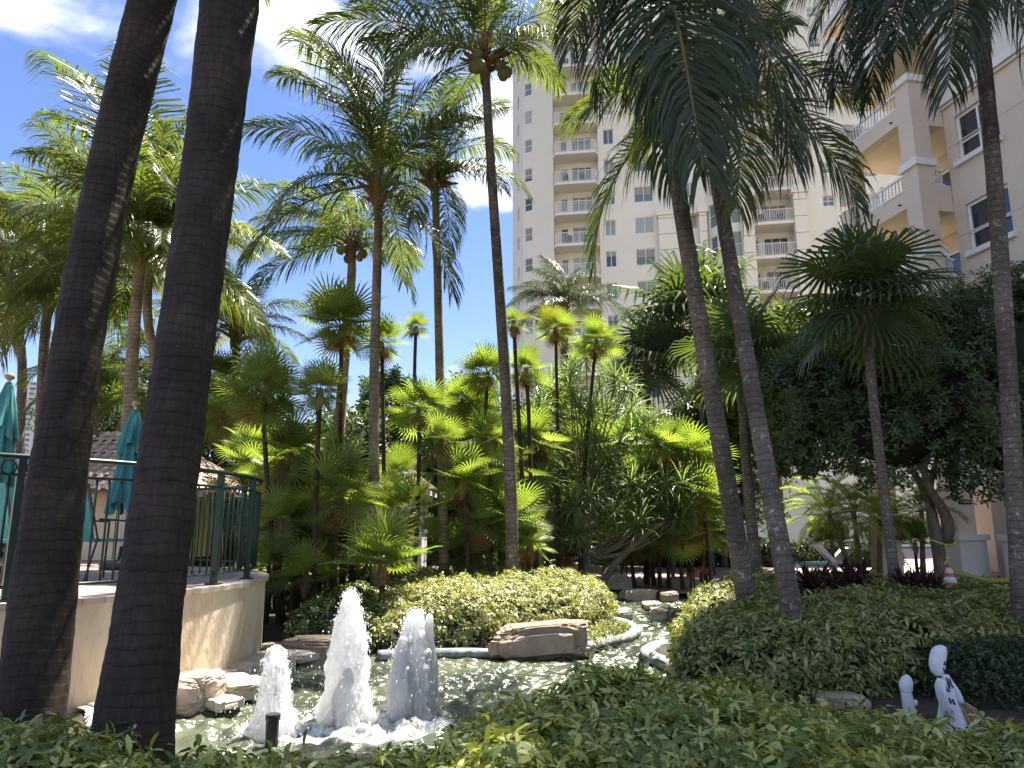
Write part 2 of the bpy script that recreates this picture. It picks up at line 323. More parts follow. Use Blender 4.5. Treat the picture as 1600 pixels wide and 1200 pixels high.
M_['skin'] = mat('skin', (.42, .25, .17), .6)
M_['navy'] = mat('navy_cloth', (.025, .03, .06), .9)
M_['shirt'] = mat('white_blue_shirt', (.62, .68, .78), .85)
M_['hair'] = mat('dark_hair', (.02, .014, .01), .7)
M_['cone_o'] = mat('orange_plastic', (.62, .10, .035), .5)
M_['cone_w'] = mat('white_band', (.7, .7, .7), .5)
M_['tape'] = mat('yellow_tape', (.62, .52, .10), .6)
M_['pot'] = mat('red_pot', (.30, .05, .03), .6)
M_['thatch'] = mat('thatch', (.13, .095, .065), .95, (.21, .16, .115), 20, bump=.9, bscale=50.)
M_['shingle'] = mat('roof_tile', (.42, .29, .23), .9, (.6, .48, .4), 8, bump=.4)
def glass_mat():
    m = bpy.data.materials.new('window_glass'); m.use_nodes = True; t = m.node_tree; b = t.nodes['Principled BSDF']
    oi = nd(t, 'ShaderNodeObjectInfo'); r = nd(t, 'ShaderNodeValToRGB'); lk(t, oi.outputs['Random'], r.inputs[0])
    e = r.color_ramp.elements; e[0].position = 0; e[0].color = (.05, .08, .09, 1); e[1].position = 1; e[1].color = (.40, .46, .42, 1)
    k = e.new(.45); k.color = (.13, .20, .21, 1); k = e.new(.7); k.color = (.27, .36, .35, 1)
    lk(t, r.outputs[0], b.inputs['Base Color']); b.inputs['Roughness'].default_value = .06; b.inputs['Specular IOR Level'].default_value = .6
    return m
M_['glass'] = glass_mat()
M_['glass_d'] = mat('dark_glass', (.02, .03, .045), .04, spec=1.)
M_['curtain'] = mat('pale_curtain', (.35, .37, .33), .9, (.22, .25, .24), 14, stretch=(1, 1, .05))
def water_mat():
    m = bpy.data.materials.new('pool_water'); m.use_nodes = True; t = m.node_tree; b = t.nodes['Principled BSDF']
    b.inputs['Roughness'].default_value = .13; b.inputs['IOR'].default_value = 1.45; b.inputs['Specular IOR Level'].default_value = .75
    tc = nd(t, 'ShaderNodeTexCoord'); n = nd(t, 'ShaderNodeTexNoise', i_Scale=1.1, i_Detail=5.0); lk(t, tc.outputs['Object'], n.inputs['Vector'])
    r = nd(t, 'ShaderNodeMapRange', i_From_Min=.38, i_From_Max=.66); lk(t, n.outputs['Fac'], r.inputs['Value'])
    x = nd(t, 'ShaderNodeMixRGB'); x.inputs[1].default_value = (.028, .036, .025, 1); x.inputs[2].default_value = (.12, .14, .085, 1); lk(t, r.outputs[0], x.inputs[0])
    # froth thrown round the jets: where the surface is churned (stored per vertex by the builder in UV.x)
    uv = nd(t, 'ShaderNodeUVMap'); sp = nd(t, 'ShaderNodeSeparateXYZ'); lk(t, uv.outputs[0], sp.inputs[0])
    n5 = nd(t, 'ShaderNodeTexNoise', i_Scale=13.0, i_Detail=8.0, i_Roughness=.75); lk(t, tc.outputs['Object'], n5.inputs['Vector'])
    ad = nd(t, 'ShaderNodeMath', operation='ADD'); lk(t, sp.outputs[0], ad.inputs[0]); lk(t, n5.outputs['Fac'], ad.inputs[1])
    r5 = nd(t, 'ShaderNodeMapRange', i_From_Min=1.0, i_From_Max=1.22); lk(t, ad.outputs[0], r5.inputs['Value'])
    y = nd(t, 'ShaderNodeMixRGB'); lk(t, r5.outputs[0], y.inputs[0]); lk(t, x.outputs[0], y.inputs[1]); y.inputs[2].default_value = (.72, .76, .76, 1)
    lk(t, y.outputs[0], b.inputs['Base Color'])
    n2 = nd(t, 'ShaderNodeTexNoise', i_Scale=16.0, i_Detail=5.0, i_Roughness=.6); lk(t, tc.outputs['Object'], n2.inputs['Vector'])
    bp = nd(t, 'ShaderNodeBump', i_Strength=1.0, i_Distance=.015); lk(t, n2.outputs['Fac'], bp.inputs['Height']); lk(t, bp.outputs[0], b.inputs['Normal'])
    return m
M_['water'] = water_mat()
def foam_mat():
    m = bpy.data.materials.new('fountain_foam'); m.use_nodes = True; t = m.node_tree; b = t.nodes['Principled BSDF']; o = t.nodes['Material Output']
    b.inputs['Base Color'].default_value = (.96, .97, .97, 1); b.inputs['Roughness'].default_value = .3; b.inputs['Subsurface Weight'].default_value = 1; b.inputs['Subsurface Radius'].default_value = (.5, .5, .5); b.inputs['Subsurface Scale'].default_value = .6
    tc = nd(t, 'ShaderNodeTexCoord'); mp = nd(t, 'ShaderNodeMapping'); mp.inputs['Scale'].default_value = (1, 1, .45); lk(t, tc.outputs['Object'], mp.inputs[0])
    n = nd(t, 'ShaderNodeTexNoise', i_Scale=38.0, i_Detail=6.0, i_Roughness=.7); lk(t, mp.outputs[0], n.inputs['Vector'])
    bp = nd(t, 'ShaderNodeBump', i_Strength=.8, i_Distance=.02); lk(t, n.outputs['Fac'], bp.inputs['Height']); lk(t, bp.outputs[0], b.inputs['Normal'])
    tl = nd(t, 'ShaderNodeBsdfTranslucent'); tl.inputs[0].default_value = (.95, .96, .97, 1); ms = nd(t, 'ShaderNodeMixShader'); ms.inputs[0].default_value = .5
    lk(t, b.outputs[0], ms.inputs[1]); lk(t, tl.outputs[0], ms.inputs[2]); lk(t, ms.outputs[0], o.inputs[0])
    return m
M_['foam'] = foam_mat()
# ================================================================== GROUND, POOL
WZ, GZ = .12, .20
pool_px = [(250, 1150), (290, 1095), (345, 1062), (420, 1040), (450, 1028), (520, 1022), (770, 1023), (920, 1014), (965, 1003), (996, 990), (986, 977), (955, 970), (952, 945), (975, 934), (1085, 926), (1080, 945), (1055, 962), (1058, 1000), (1012, 1015), (1020, 1036), (1062, 1052), (1085, 1085), (1000, 1135), (700, 1195), (300, 1195)]
pool = np.array([on(x, y, WZ)[:2] for x, y in pool_px])
def pdist(P, poly):
    """signed distance to a polygon, negative inside"""
    d = np.full(len(P), 1e9); ins = np.zeros(len(P), bool); n = len(poly)
    for i in range(n):
        a, b = poly[i], poly[(i + 1) % n]; e = b - a; w = P - a
        t_ = np.clip((w @ e) / (e @ e), 0, 1); q = w - t_[:, None] * e; d = np.minimum(d, (q ** 2).sum(1))
        c = ((a[1] > P[:, 1]) != (b[1] > P[:, 1])) & (P[:, 0] < (b[0] - a[0]) * (P[:, 1] - a[1]) / (b[1] - a[1] + 1e-12) + a[0]); ins ^= c
    d = np.sqrt(d); return np.where(ins, -d, d)
gx = np.r_[-400, -150, -60, -30, -18, np.arange(-12, 12.01, .1), 18, 30, 60, 150, 400]
gy = np.r_[-60, -20, -6, np.arange(-1, 20.01, .1), 26, 40, 70, 150, 400, 900]
X, Y = np.meshgrid(gx, gy); P = np.c_[X.ravel(), Y.ravel()]
d = pdist(P, pool); z = GZ - (GZ + .25) * np.clip(.5 - d / .16, 0, 1) + .015 * fbm(np.c_[P * 2, P[:, 0] * 0], 3)
z = np.where((np.abs(P[:, 0]) > 12) | (P[:, 1] > 20), GZ - .01, z)
nx_, ny_ = len(gx), len(gy); i = (np.arange(ny_ - 1)[:, None] * nx_ + np.arange(nx_ - 1)[None]).ravel()
b = MB(); b.add(np.c_[P, z], [np.c_[i, i + 1, i + nx_ + 1, i + nx_]])
def ground_mat():
    m = mat('garden_soil', (.035, .027, .02), .95, (.075, .058, .04), 5, bump=.8, bscale=40.); t = m.node_tree; bs = t.nodes['Principled BSDF']
    src = bs.inputs['Base Color'].links[0].from_socket
    g = nd(t, 'ShaderNodeNewGeometry'); s = nd(t, 'ShaderNodeSeparateXYZ'); lk(t, g.outputs['Position'], s.inputs[0])
    r = nd(t, 'ShaderNodeMapRange', i_From_Min=.17, i_From_Max=.10); lk(t, s.outputs[2], r.inputs['Value'])
    x = nd(t, 'ShaderNodeMixRGB'); lk(t, r.outputs[0], x.inputs[0]); lk(t, src, x.inputs[1]); x.inputs[2].default_value = (.17, .2, .12, 1)   # painted pool basin below the brim
    lk(t, x.outputs[0], bs.inputs['Base Color']); return m
tag(b.obj('ground', ground_mat(), smooth=True), kind='structure')
jets = [on(424, 1143, WZ), on(540, 1128, WZ), on(545, 1135, WZ), on(640, 1124, WZ), on(628, 1133, WZ)]
wx = np.arange(-3.2, 4.0, .028); wy = np.concatenate([np.arange(4.0, 9.5, .025), np.arange(9.5, 18.6, .05)]); X, Y = np.meshgrid(wx, wy); P = np.c_[X.ravel(), Y.ravel()]
churn = np.zeros(len(P)); r_ = np.random.default_rng(8); chop = np.zeros(len(P))
for _k in range(46):      # a chop of short crossing waves spreading from the jets and the stream
    lam = .07 * 1.04 ** _k * (.8 + .4 * r_.random()); a_ = r_.random() * 6.28; chop += .0135 * lam * min(1, .2 / lam) * np.sin((P[:, 0] * math.cos(a_) + P[:, 1] * math.sin(a_)) * 2 * PI / lam + r_.random() * 6.28 + 1.2 * fbm(np.c_[P * .9, P[:, :1] * 0], _k % 5, 1))
z = WZ + chop + .005 * fbm(np.c_[P * 4.2, P[:, :1] * 0], 11, 2) + .006 * fbm(np.c_[P * [9, 13], P[:, :1] * 0], 12, 2) + .004 * np.sin(P[:, 1] * 9 + 2 * fbm(np.c_[P * 1.3, P[:, :1] * 0], 5))
for j in jets:
    rr = np.hypot(P[:, 0] - j.x, P[:, 1] - j.y); churn += np.exp(-(rr / .40) ** 2); z += .012 * np.exp(-(rr / 1.0)) * np.sin(rr * 26) + .03 * np.exp(-(rr / .35) ** 2) * fbm(np.c_[P * 9, P[:, :1] * 0], 21)
churn = np.clip(churn * .6 + .12 * np.exp(-((P[:, 0] + 1.3) ** 2 + (P[:, 1] - 5.9) ** 2) / .9), 0, .62)
nx_ = len(wx); i = (np.arange(len(wy) - 1)[:, None] * nx_ + np.arange(nx_ - 1)[None]).ravel()
b = MB(); b.add(np.c_[P, z], [np.c_[i, i + 1, i + nx_ + 1, i + nx_]], 0, np.c_[churn, churn * 0])
tag(b.obj('water', M_['water'], smooth=False), kind='structure')

# pink paved terrace beyond the garden on the right, and a path behind the beds
def sheet(name, pts, z, m, thick=.06, label=None):
    n = len(pts); v = [(p[0], p[1], z) for p in pts] + [(p[0], p[1], z - thick) for p in pts]
    b = MB(); b.add(v, [tuple(range(n)), tuple(range(2 * n - 1, n - 1, -1))] + [(k, n + k, n + (k + 1) % n, (k + 1) % n) for k in range(n)])
    return tag(b.obj(name, m), kind='structure')
pv = mat('paving', (.40, .28, .245), .8, (.5, .38, .33), 1.5); 
def brick_over(m, sc=2.5, mortar=(.2, .15, .13), w=.5, h=.25):
    t = m.node_tree; bs = t.nodes['Principled BSDF']; src = bs.inputs['Base Color'].links[0].from_socket
    tc = nd(t, 'ShaderNodeTexCoord'); br = nd(t, 'ShaderNodeTexBrick', i_Scale=sc); br.inputs['Color1'].default_value = (1, 1, 1, 1); br.inputs['Color2'].default_value = (.8, .78, .76, 1); br.inputs['Mortar'].default_value = (*[c * 1.2 for c in mortar], 1); br.inputs['Mortar Size'].default_value = .02
    lk(t, tc.outputs['Object'], br.inputs['Vector']); x = nd(t, 'ShaderNodeMixRGB', blend_type='MULTIPLY'); x.inputs[0].default_value = 1; lk(t, src, x.inputs[1]); lk(t, br.outputs[0], x.inputs[2]); lk(t, x.outputs[0], bs.inputs['Base Color'])
brick_over(pv)
sheet('paving', [(3.4, 16.6), (30, 15.4), (40, 52), (-14, 52), (-9, 25), (2.2, 24.0)], GZ + .02, pv, .02)

# ------------------------------------------------------------------ terrace and its curved wall
TC, TR, TZ = Vector((-6.0, 8.0, 0)), 3.24, 1.05
def arc(a0, a1, n, r, z): return [Vector((TC.x + r * math.cos(a), TC.y + r * math.sin(a), z)) for a in np.linspace(a0, a1, n)]
A0, A1 = R(-100), R(95)
ar = arc(A0, A1, 60, TR - .02, TZ - .01); pts = [(p.x, p.y) for p in ar] + [(-9, 19), (-24, 19), (-24, 4.3)]
ter = mat('terrace_paving', (.44, .33, .28), .8, (.54, .43, .37), 2); brick_over(ter, 1.6)
sheet('terrace', pts, TZ - .01, ter, 1.0)
wall = empty('curved_wall', TC + Vector((0, 0, GZ)), 'beige stucco retaining wall curving round the raised terrace beside the pool', 'wall')
b = MB(); n = 90; aa = np.linspace(A0, A1, n); zs = [.05, TZ - .05]
ring = [];
for r_, z_ in ((TR + .0, .05), (TR, TZ - .045), (TR - .35, TZ - .045), (TR - .35, .05)):
    ring.append(np.c_[TC.x + r_ * np.cos(aa), TC.y + r_ * np.sin(aa), np.full(n, z_)])
v = np.concatenate(ring); k = np.arange(n - 1)
b.add(v, [np.concatenate([np.c_[k + j * n, k + 1 + j * n, k + 1 + (j + 1) * n, k + (j + 1) * n] for j in range(3)]), np.array([[0, n, 2 * n, 3 * n], [n - 1, 4 * n - 1, 3 * n - 1, 2 * n - 1]])])
b.obj('wall_face', M_['wallc'], wall, world=True)
# coping tiles along the top of the wall, one object each
da = R(3.0); cm = MB(); q = np.linspace(-da / 2 * .96, da / 2 * .96, 4); ro, ri = TR + .035, TR - .30
v = []; 
for z_ in (TZ - .043, TZ + .004):
    for r_ in (ro, ri):
        for a in q: v.append((r_ * math.cos(a) , r_ * math.sin(a), z_))
v = np.array(v); f = []
for j in range(3): f += [(j, 4 + j, 5 + j, j + 1), (8 + j, 9 + j, 13 + j, 12 + j), (j, j + 1, 9 + j, 8 + j), (4 + j, 12 + j, 13 + j, 5 + j)]
f += [(0, 8, 12, 4), (3, 7, 15, 11)]
cm.add(v, f); cme = cm.mesh('coping_tile', M_['tile'])
a = A0 + da / 2
while a < A1 - da / 2:
    put('coping_tile', cme, wall, (0, 0, -GZ), (0, 0, a)); a += da
# railing
rail = empty('terrace_railing', TC + Vector((0, 0, TZ)), 'dark green metal railing curving along the raised terrace edge', 'railing')
def loc_arc(a0, a1, n, r, z): return [Vector((r * math.cos(a), r * math.sin(a), z)) for a in np.linspace(a0, a1, n)]
RR = TR - .12; F0, F1 = R(-78), R(88); FH = 1.1
for nm, z_, rad in (('top_rail', FH, .028), ('middle_rail', FH - .145, .016), ('bottom_rail', .11, .017)):
    b = MB(); b.tube(loc_arc(F0, F1, 70, RR, z_), rad, 6, flat=.8); b.obj(nm, M_['green'], rail, smooth=True)
b = MB(); b.tube([(0, 0, .11), (0, 0, FH - .15)], .0095, 5); bme = b.mesh('baluster', M_['green'], True)
b = MB(); b.box((0, 0, FH / 2), (.055, .055, FH)); b.box((0, 0, .01), (.12, .12, .02)); pme = b.mesh('post', M_['green'])
b = MB(); b.tube([Vector((0, .052 * math.cos(t_), .052 * math.sin(t_))) for t_ in np.linspace(0, 2 * PI, 17)[:-1]], .006, 4, closed=True); rme = b.mesh('ring', M_['green'], True)
def ang_of(px, py):      # the railing angle seen at this pixel
    g = ray(px, py); best = min(np.linspace(-1.4, 1.4, 561), key=lambda a: abs((TC.x + RR * math.cos(a)) / (TC.y + RR * math.sin(a)) - g.x / g.y) + (10 if a > .1 else 0)); return best
posts = [ang_of(22, 830), ang_of(340, 830)]; st = 1.9 / RR
posts += [posts[1] + R(15), posts[1] + R(15) + st, posts[1] + R(15) + 2 * st, posts[0] - st]
a = F0; da = .105 / RR
while a < F1:
    if min(abs(a - p) for p in posts) > da * .45: put('baluster', bme, rail, (RR * math.cos(a), RR * math.sin(a), 0))
    a += da
for p in posts: put('post', pme, rail, (RR * math.cos(p), RR * math.sin(p), 0), (0, 0, p))
for p in posts[:1] + posts[5:]:
    for s_ in (-1, 1): a = p + s_ * .085 / RR; put('ring', rme, rail, (RR * math.cos(a), RR * math.sin(a), FH - .087), (0, 0, a))

# ------------------------------------------------------------------ buildings
def wall_holes(b, O, u, w, z0, z1, holes, depth, mt=0, reveal=0):
    """vertical wall of width w along unit u from O, holes = (u0,u1,za,zb); outward normal is u x z turned to the right"""
    O = np.array([O[0], O[1]], float); u = np.array(u, float); n_ = np.array([u[1], -u[0]])
    us = sorted({0, w, *[h[0] for h in holes], *[h[1] for h in holes]}); zs = sorted({z0, z1, *[h[2] for h in holes], *[h[3] for h in holes]})
    us = [x for x in us if -1e-6 <= x <= w + 1e-6]; zs = [x for x in zs if z0 - 1e-6 <= x <= z1 + 1e-6]
    P3 = lambda a, z, dd=0: (*(O + u * a - n_ * dd), z)
    v, f = [], []
    for i in range(len(us) - 1):
        # merge vertically where possible
        run = None
        for j in range(len(zs)):
            inside = j < len(zs) - 1 and not any(h[0] - 1e-6 <= us[i] and us[i + 1] <= h[1] + 1e-6 and h[2] - 1e-6 <= zs[j] and zs[j + 1] <= h[3] + 1e-6 for h in holes)
            if inside and run is None: run = zs[j]
            if not inside and run is not None:
                k = len(v); v += [P3(us[i], run), P3(us[i + 1], run), P3(us[i + 1], zs[j]), P3(us[i], zs[j])]; f.append((k, k + 1, k + 2, k + 3)); run = None
    for h in holes:
        c = [(h[0], h[2]), (h[1], h[2]), (h[1], h[3]), (h[0], h[3])]
        for i in range(4):
            (a, z_), (a2, z2) = c[i], c[(i + 1) % 4]; k = len(v); v += [P3(a, z_), P3(a, z_, depth), P3(a2, z2, depth), P3(a2, z2)]; f.append((k, k + 1, k + 2, k + 3))
        if reveal: k = len(v); v += [P3(*c[0], depth), P3(*c[1], depth), P3(*c[2], depth), P3(*c[3], depth)]; f.append((k, k + 1, k + 2, k + 3))
    b.add(v, f, mt)
_win = {}
def win_meshes(w, h, style, fr=.06):
    """frame and panes in local x (width) / z, front at y=0, facing -y"""
    k = (round(w, 2), round(h, 2), style, fr)
    if k in _win: return _win[k]
    b = MB(); d_ = .07
    for s_ in (-1, 1): b.box((s_ * (w / 2 - fr / 2), 0, 0), (fr, d_, h)); b.box((0, 0, s_ * (h / 2 - fr / 2)), (w - 2 * fr, d_, fr))
    if style in ('two', 'four', 'door', 'two_low'): b.box((0, 0, 0), (fr * .8, d_ * .9, h - 2 * fr))
    if style == 'three':
        for s_ in (-1, 1): b.box((s_ * w / 6, 0, 0), (fr * .8, d_ * .9, h - 2 * fr))
    if style in ('four', 'one_low'): b.box((0, 0, 0), (w - 2 * fr, d_ * .8, fr * .8))
    if style == 'two_low': b.box((0, 0, -h * .1), (w - 2 * fr, d_ * .8, fr * .9))
    f = b.mesh('window', M_['railw']); g = MB(); g.box((0, .0, 0), (w - fr, .015, h - fr)); g = g.mesh('pane', M_['glass'])
    _win[k] = (f, g); return f, g
def window(parent, p, ang, w, h, style='two', fr=.06, name='window', glass=None):
    """p = centre of the opening in world coordinates, ang = rotation of the facade (0 faces -Y)"""
    f, g = win_meshes(w, h, style, fr); o = put(name, f, parent, Vector(p) - parent.location, (0, 0, ang)); q = put('pane', g, o, (0, .01, 0))
    if glass is None and parent.name == 'apartment_tower' and random.random() < .55:
        bh = random.choice((.3, .5, .8, .8)); kk = ('blind', round(w, 2), round(h, 2), bh)
        if kk not in _win: m_ = MB(); m_.box((0, 0, h / 2 - fr - (h - 2 * fr) * bh / 2), (w - 2 * fr - .02, .008, (h - 2 * fr) * bh)); _win[kk] = m_.mesh('blind', M_['curtain'])
        put('blind', _win[kk], o, (0, -.004, 0))
    if glass: q.data = q.data.copy(); q.data.materials[0] = glass
    return o
_rl = {}
def railing_mesh(w, h=1.0, sp=.12, bw=.022):
    k = (round(w, 2), h, sp)
    if k not in _rl:
        b = MB(); b.box((0, 0, h), (w, .05, .05)); b.box((0, 0, .1), (w, .03, .03)); n = int(w / sp)
        for i in range(n + 1): b.box((-w / 2 + i * w / n, 0, h / 2 + .04), (bw, bw, h - .1))
        _rl[k] = b.mesh('railing', M_['railw'])
    return _rl[k]
# --- the tall cream tower behind the palms
def g2(px, Y, py=400): v = at(px, py, Y); return np.array([v.x, v.y])
tower = empty('apartment_tower', (14, 64, GZ), 'tall cream apartment tower with stacked white balconies behind the palms', 'building')
FH_, ZB = 3.05, -.15           # storey height; floor n is at ZB + n*FH_
def facade(pl, Yl, pr, Yr, z0, z1, cols, n0, n1, style=None, top=None, skip=()):
    """cols: (px centre, width, sill height above floor, height, style). returns frame data"""
    A, B = g2(pl, Yl), g2(pr, Yr); w = float(np.linalg.norm(B - A)); u = (B - A) / w; ang = math.atan2(u[1], u[0]); nrm = np.array([u[1], -u[0]])
    holes = []; L = []
    for (pc, ww, sill, hh, stl) in cols:
        g = ray(pc, 400); # intersect column ray with facade line
        M = np.array([[g.x, -u[0]], [g.y, -u[1]]]); s_ = np.linalg.solve(M, A)[1]
        for n in range(n0, n1):
            zf = ZB + n * FH_
            if zf + sill + hh > z1 - .1 or zf + sill < z0 + .1 or n in skip: continue
            holes.append((s_ - ww / 2, s_ + ww / 2, zf + sill, zf + sill + hh)); L.append((s_, zf + sill + hh / 2, ww, hh, stl))
    b = MB(); wall_holes(b, A, u, w, z0, z1, holes, .18); b.obj('wall', M_['stucco_t'], tower, world=True)
    for (s_, zc, ww, hh, stl) in L:
        p = A + u * s_ - nrm * .12; window(tower, (p[0], p[1], zc), ang, ww, hh, stl, .07)
    return A, B, u, nrm, ang, w
ZT = 50.6
NZ = (1, 17)
facade(801, 71, 818, 66.2, GZ, ZT, [(810, .8, 1.0, 1.3, 'one')], *NZ)
facade(818, 66.2, 866, 64.6, GZ, ZT, [(826, .85, 1.0, 1.35, 'one_low')], *NZ)
# recessed balcony stack between px 866 and 938
def balcony_stack(pl, Yl, pr, Yr, z0, z1, n0, n1, rec=1.3, out_=.55, door=(.45,), chairs=True, wide=None):
    A, B = g2(pl, Yl), g2(pr, Yr); w = float(np.linalg.norm(B - A)); u = (B - A) / w; nrm = np.array([u[1], -u[0]]); ang = math.atan2(u[1], u[0])
    Ar = A - nrm * rec; holes = []; L = []
    for n in range(n0, n1):
        zf = ZB + n * FH_
        for (c_, ww, sill, hh, stl) in ((w * .22, .7, .1, 2.1, 'one'), (w * .62, w * .46, .1, 2.2, 'three')):
            if zf + 2.5 < z1: holes.append((c_ - ww / 2, c_ + ww / 2, zf + sill, zf + sill + hh)); L.append((c_, zf + sill + hh / 2, ww, hh, stl))
    b = MB(); wall_holes(b, Ar, u, w, z0, z1, holes, .15)
    wall_holes(b, A, -nrm, rec, z0, z1, [], .1); wall_holes(b, Ar + u * w, nrm, rec, z0, z1, [], .1); b.obj('wall', M_['stucco_t'], tower, world=True)
    for (c_, zc, ww, hh, stl) in L:
        p = Ar + u * c_ - nrm * .1; window(tower, (p[0], p[1], zc), ang, ww, hh, stl, .07, name='balcony_door' if hh > 2 else 'window')
    key = (round(w, 1), rec, out_)
    b = MB(); e = .35; v = [(-w / 2 + .02, rec - .02), (-w / 2 + .02, 0), (-w / 2 + .25, -out_), (w / 2 - .25, -out_), (w / 2 - .02, 0), (w / 2 - .02, rec - .02)]
    m_ = len(v); vv = [(x, y, 0) for x, y in v] + [(x, y, -.28) for x, y in v]; b.add(vv, [tuple(range(m_))[::1], tuple(range(2 * m_ - 1, m_ - 1, -1))] + [(k, m_ + k, m_ + (k + 1) % m_, (k + 1) % m_) for k in range(m_)])
    sm = b.mesh('balcony_slab', M_['stucco_t']); rm = railing_mesh(w - .6, 1.05, .14, .03)
    b = MB(); b.box((0, 0, .42), (.5, .5, .05)); b.box((0, .23, .7), (.5, .05, .55))
    for sx in (-1, 1):
        for sy in (-1, 1): b.box((sx * .22, sy * .22, .2), (.04, .04, .4))
    chm = b.mesh('chair', M_['dark'])
    for n in range(n0, n1):
        zf = ZB + n * FH_
        if zf + 2.5 > z1: continue
        c = A + u * w / 2; o = put('balcony_slab', sm, tower, Vector((c[0], c[1], zf)) - tower.location, (0, 0, ang))
        put('railing', rm, o, (0, -out_ + .06, 0))
        for s_ in (-1, 1):
            q = put('railing', railing_mesh(out_ + .05, 1.05, .14, .03), o, (s_ * (w / 2 - .2), -out_ / 2, 0), (0, 0, R(90) - s_ * R(18)))
        if chairs and n % 2: 
            for s_ in (-1, 1): put('chair', chm, o, (s_ * w * .17 + random.uniform(-.2, .2), rec * .2, .003), (0, 0, random.uniform(-.6, .6) + PI))
    return A, B, u, nrm, ang, w
balcony_stack(866, 64.6, 938, 64.0, GZ, ZT, 3, 16)
facade(938, 64.0, 1030, 63.0, GZ, 62, [(955, 1.0, .7, 1.55, 'two'), (1009, 1.75, .7, 1.55, 'two')], 2, 20)
facade(1030, 63.0, 1106, 62.2, GZ, 62, [(1083, 1.1, .75, 1.5, 'two')], 2, 20)
A, B, u, nrm, ang, w = facade(1106, 62.2, 1128, 60.4, GZ, 62, [(1117, 1.0, .4, 2.2, 'one_low')], 2, 20)
facade(1128, 60.4, 1166, 60.0, GZ, 62, [(1147, 1.7, .35, 2.3, 'four')], 2, 20)
balcony_stack(1166, 60.0, 1252, 59.2, GZ, 62, 3, 19, out_=.7)
facade(1252, 59.2, 1330, 58.6, GZ, 62, [(1302, .95, 1.3, 1.0, 'four')], 2, 19)
facade(1330, 58.6, 1480, 57.4, GZ, 62, [(1370, 1.4, .7, 1.5, 'two'), (1430, 1.4, .7, 1.5, 'two')], 2, 19)
def ledge(pl, Yl, pr, Yr, z_, hgt, proud, name='cornice', m='stucco_t', back=.3, ends=0):
    A, B = g2(pl, Yl), g2(pr, Yr); w = float(np.linalg.norm(B - A)); u = (B - A) / w; nrm = np.array([u[1], -u[0]]); c = (A + B) / 2 + nrm * (proud - back) / 2
    b = MB(); b.box((0, 0, 0), (w + ends, proud + back, hgt)); return put(name, b.mesh(name, M_[m]), tower, Vector((c[0], c[1], z_)) - tower.location, (0, 0, math.atan2(u[1], u[0])))
for s_ in ((800, 71.2, 817, 66.3), (817.5, 66.2, 866, 64.5), (866, 64.5, 938, 63.9)): ledge(*s_, ZT + .2, .8, .35)
# upper set-back storeys of the left part
facade(842, 68, 938, 67, ZT, 62, [(870, 1.6, .3, 2.1, 'two'), (915, 1.6, .3, 2.1, 'two')], 16, 20)
# projecting lower bay with coursed stucco and cornice, and the pilasters of the right balconies
zc = 31.2
def pier(pl, Yl, pr, Yr, z1, proud, courses=True, name='pilaster'):
    A, B = g2(pl, Yl), g2(pr, Yr); w = float(np.linalg.norm(B - A)); u = (B - A) / w; nrm = np.array([u[1], -u[0]]); c = (A + B) / 2 + nrm * (proud / 2 - .01); b = MB()
    z_ = 8.0
    while z_ < z1 - .2:
        h_ = min(1.5, z1 - z_); b.box((0, 0, z_ + h_ / 2), (w, proud, h_ - .06)); b.box((0, .03, z_ + h_ - .03), (w - .06, proud - .04, .06)); z_ += h_
    b.box((0, 0, z1 + .25), (w + .3, proud + .25, .5)); b.box((0, 0, z1 + .62), (w + .1, proud + .1, .24))
    put(name, b.mesh(name, M_['stucco_t']), tower, Vector((c[0], c[1], 0)) - tower.location, (0, 0, math.atan2(u[1], u[0])))
pier(1031, 63.0, 1066, 62.6, 29.3, .7, name='corner_bay'); pier(1094, 62.3, 1106, 62.2, 29.3, .7)
pier(1160, 60.0, 1178, 59.9, 29.6, .95); pier(1243, 59.3, 1264, 59.1, 29.6, .95)
ledge(1066, 62.6, 1094, 62.3, 29.6, .5, .5)
b = MB(); AA = [g2(801, 71), g2(866, 64.8), g2(938, 64.3), g2(1030, 63.3), g2(1106, 62.4), g2(1128, 60.8), g2(1252, 59.6), g2(1480, 57.8), np.array([45, 84]), np.array([6, 88])]
n = len(AA); c_ = [p * 1.0 + np.array([.0, .35]) for p in AA]
b.add([(*p, ZT) for p in c_], [tuple(range(n))]); b.obj('roof', M_['stucco_t'], tower, world=True)
b = MB(); wall_holes(b, (45, 84), np.array([-39, 4]) / math.hypot(39, 4), math.hypot(39, 4), GZ, 62, [], .1); wall_holes(b, (6, 88), (g2(801, 71) - np.array([6, 88])) / np.linalg.norm(g2(801, 71) - np.array([6, 88])), np.linalg.norm(g2(801, 71) - np.array([6, 88])), GZ, ZT, [], .1); b.obj('rear_wall', M_['stucco_t'], tower, world=True)

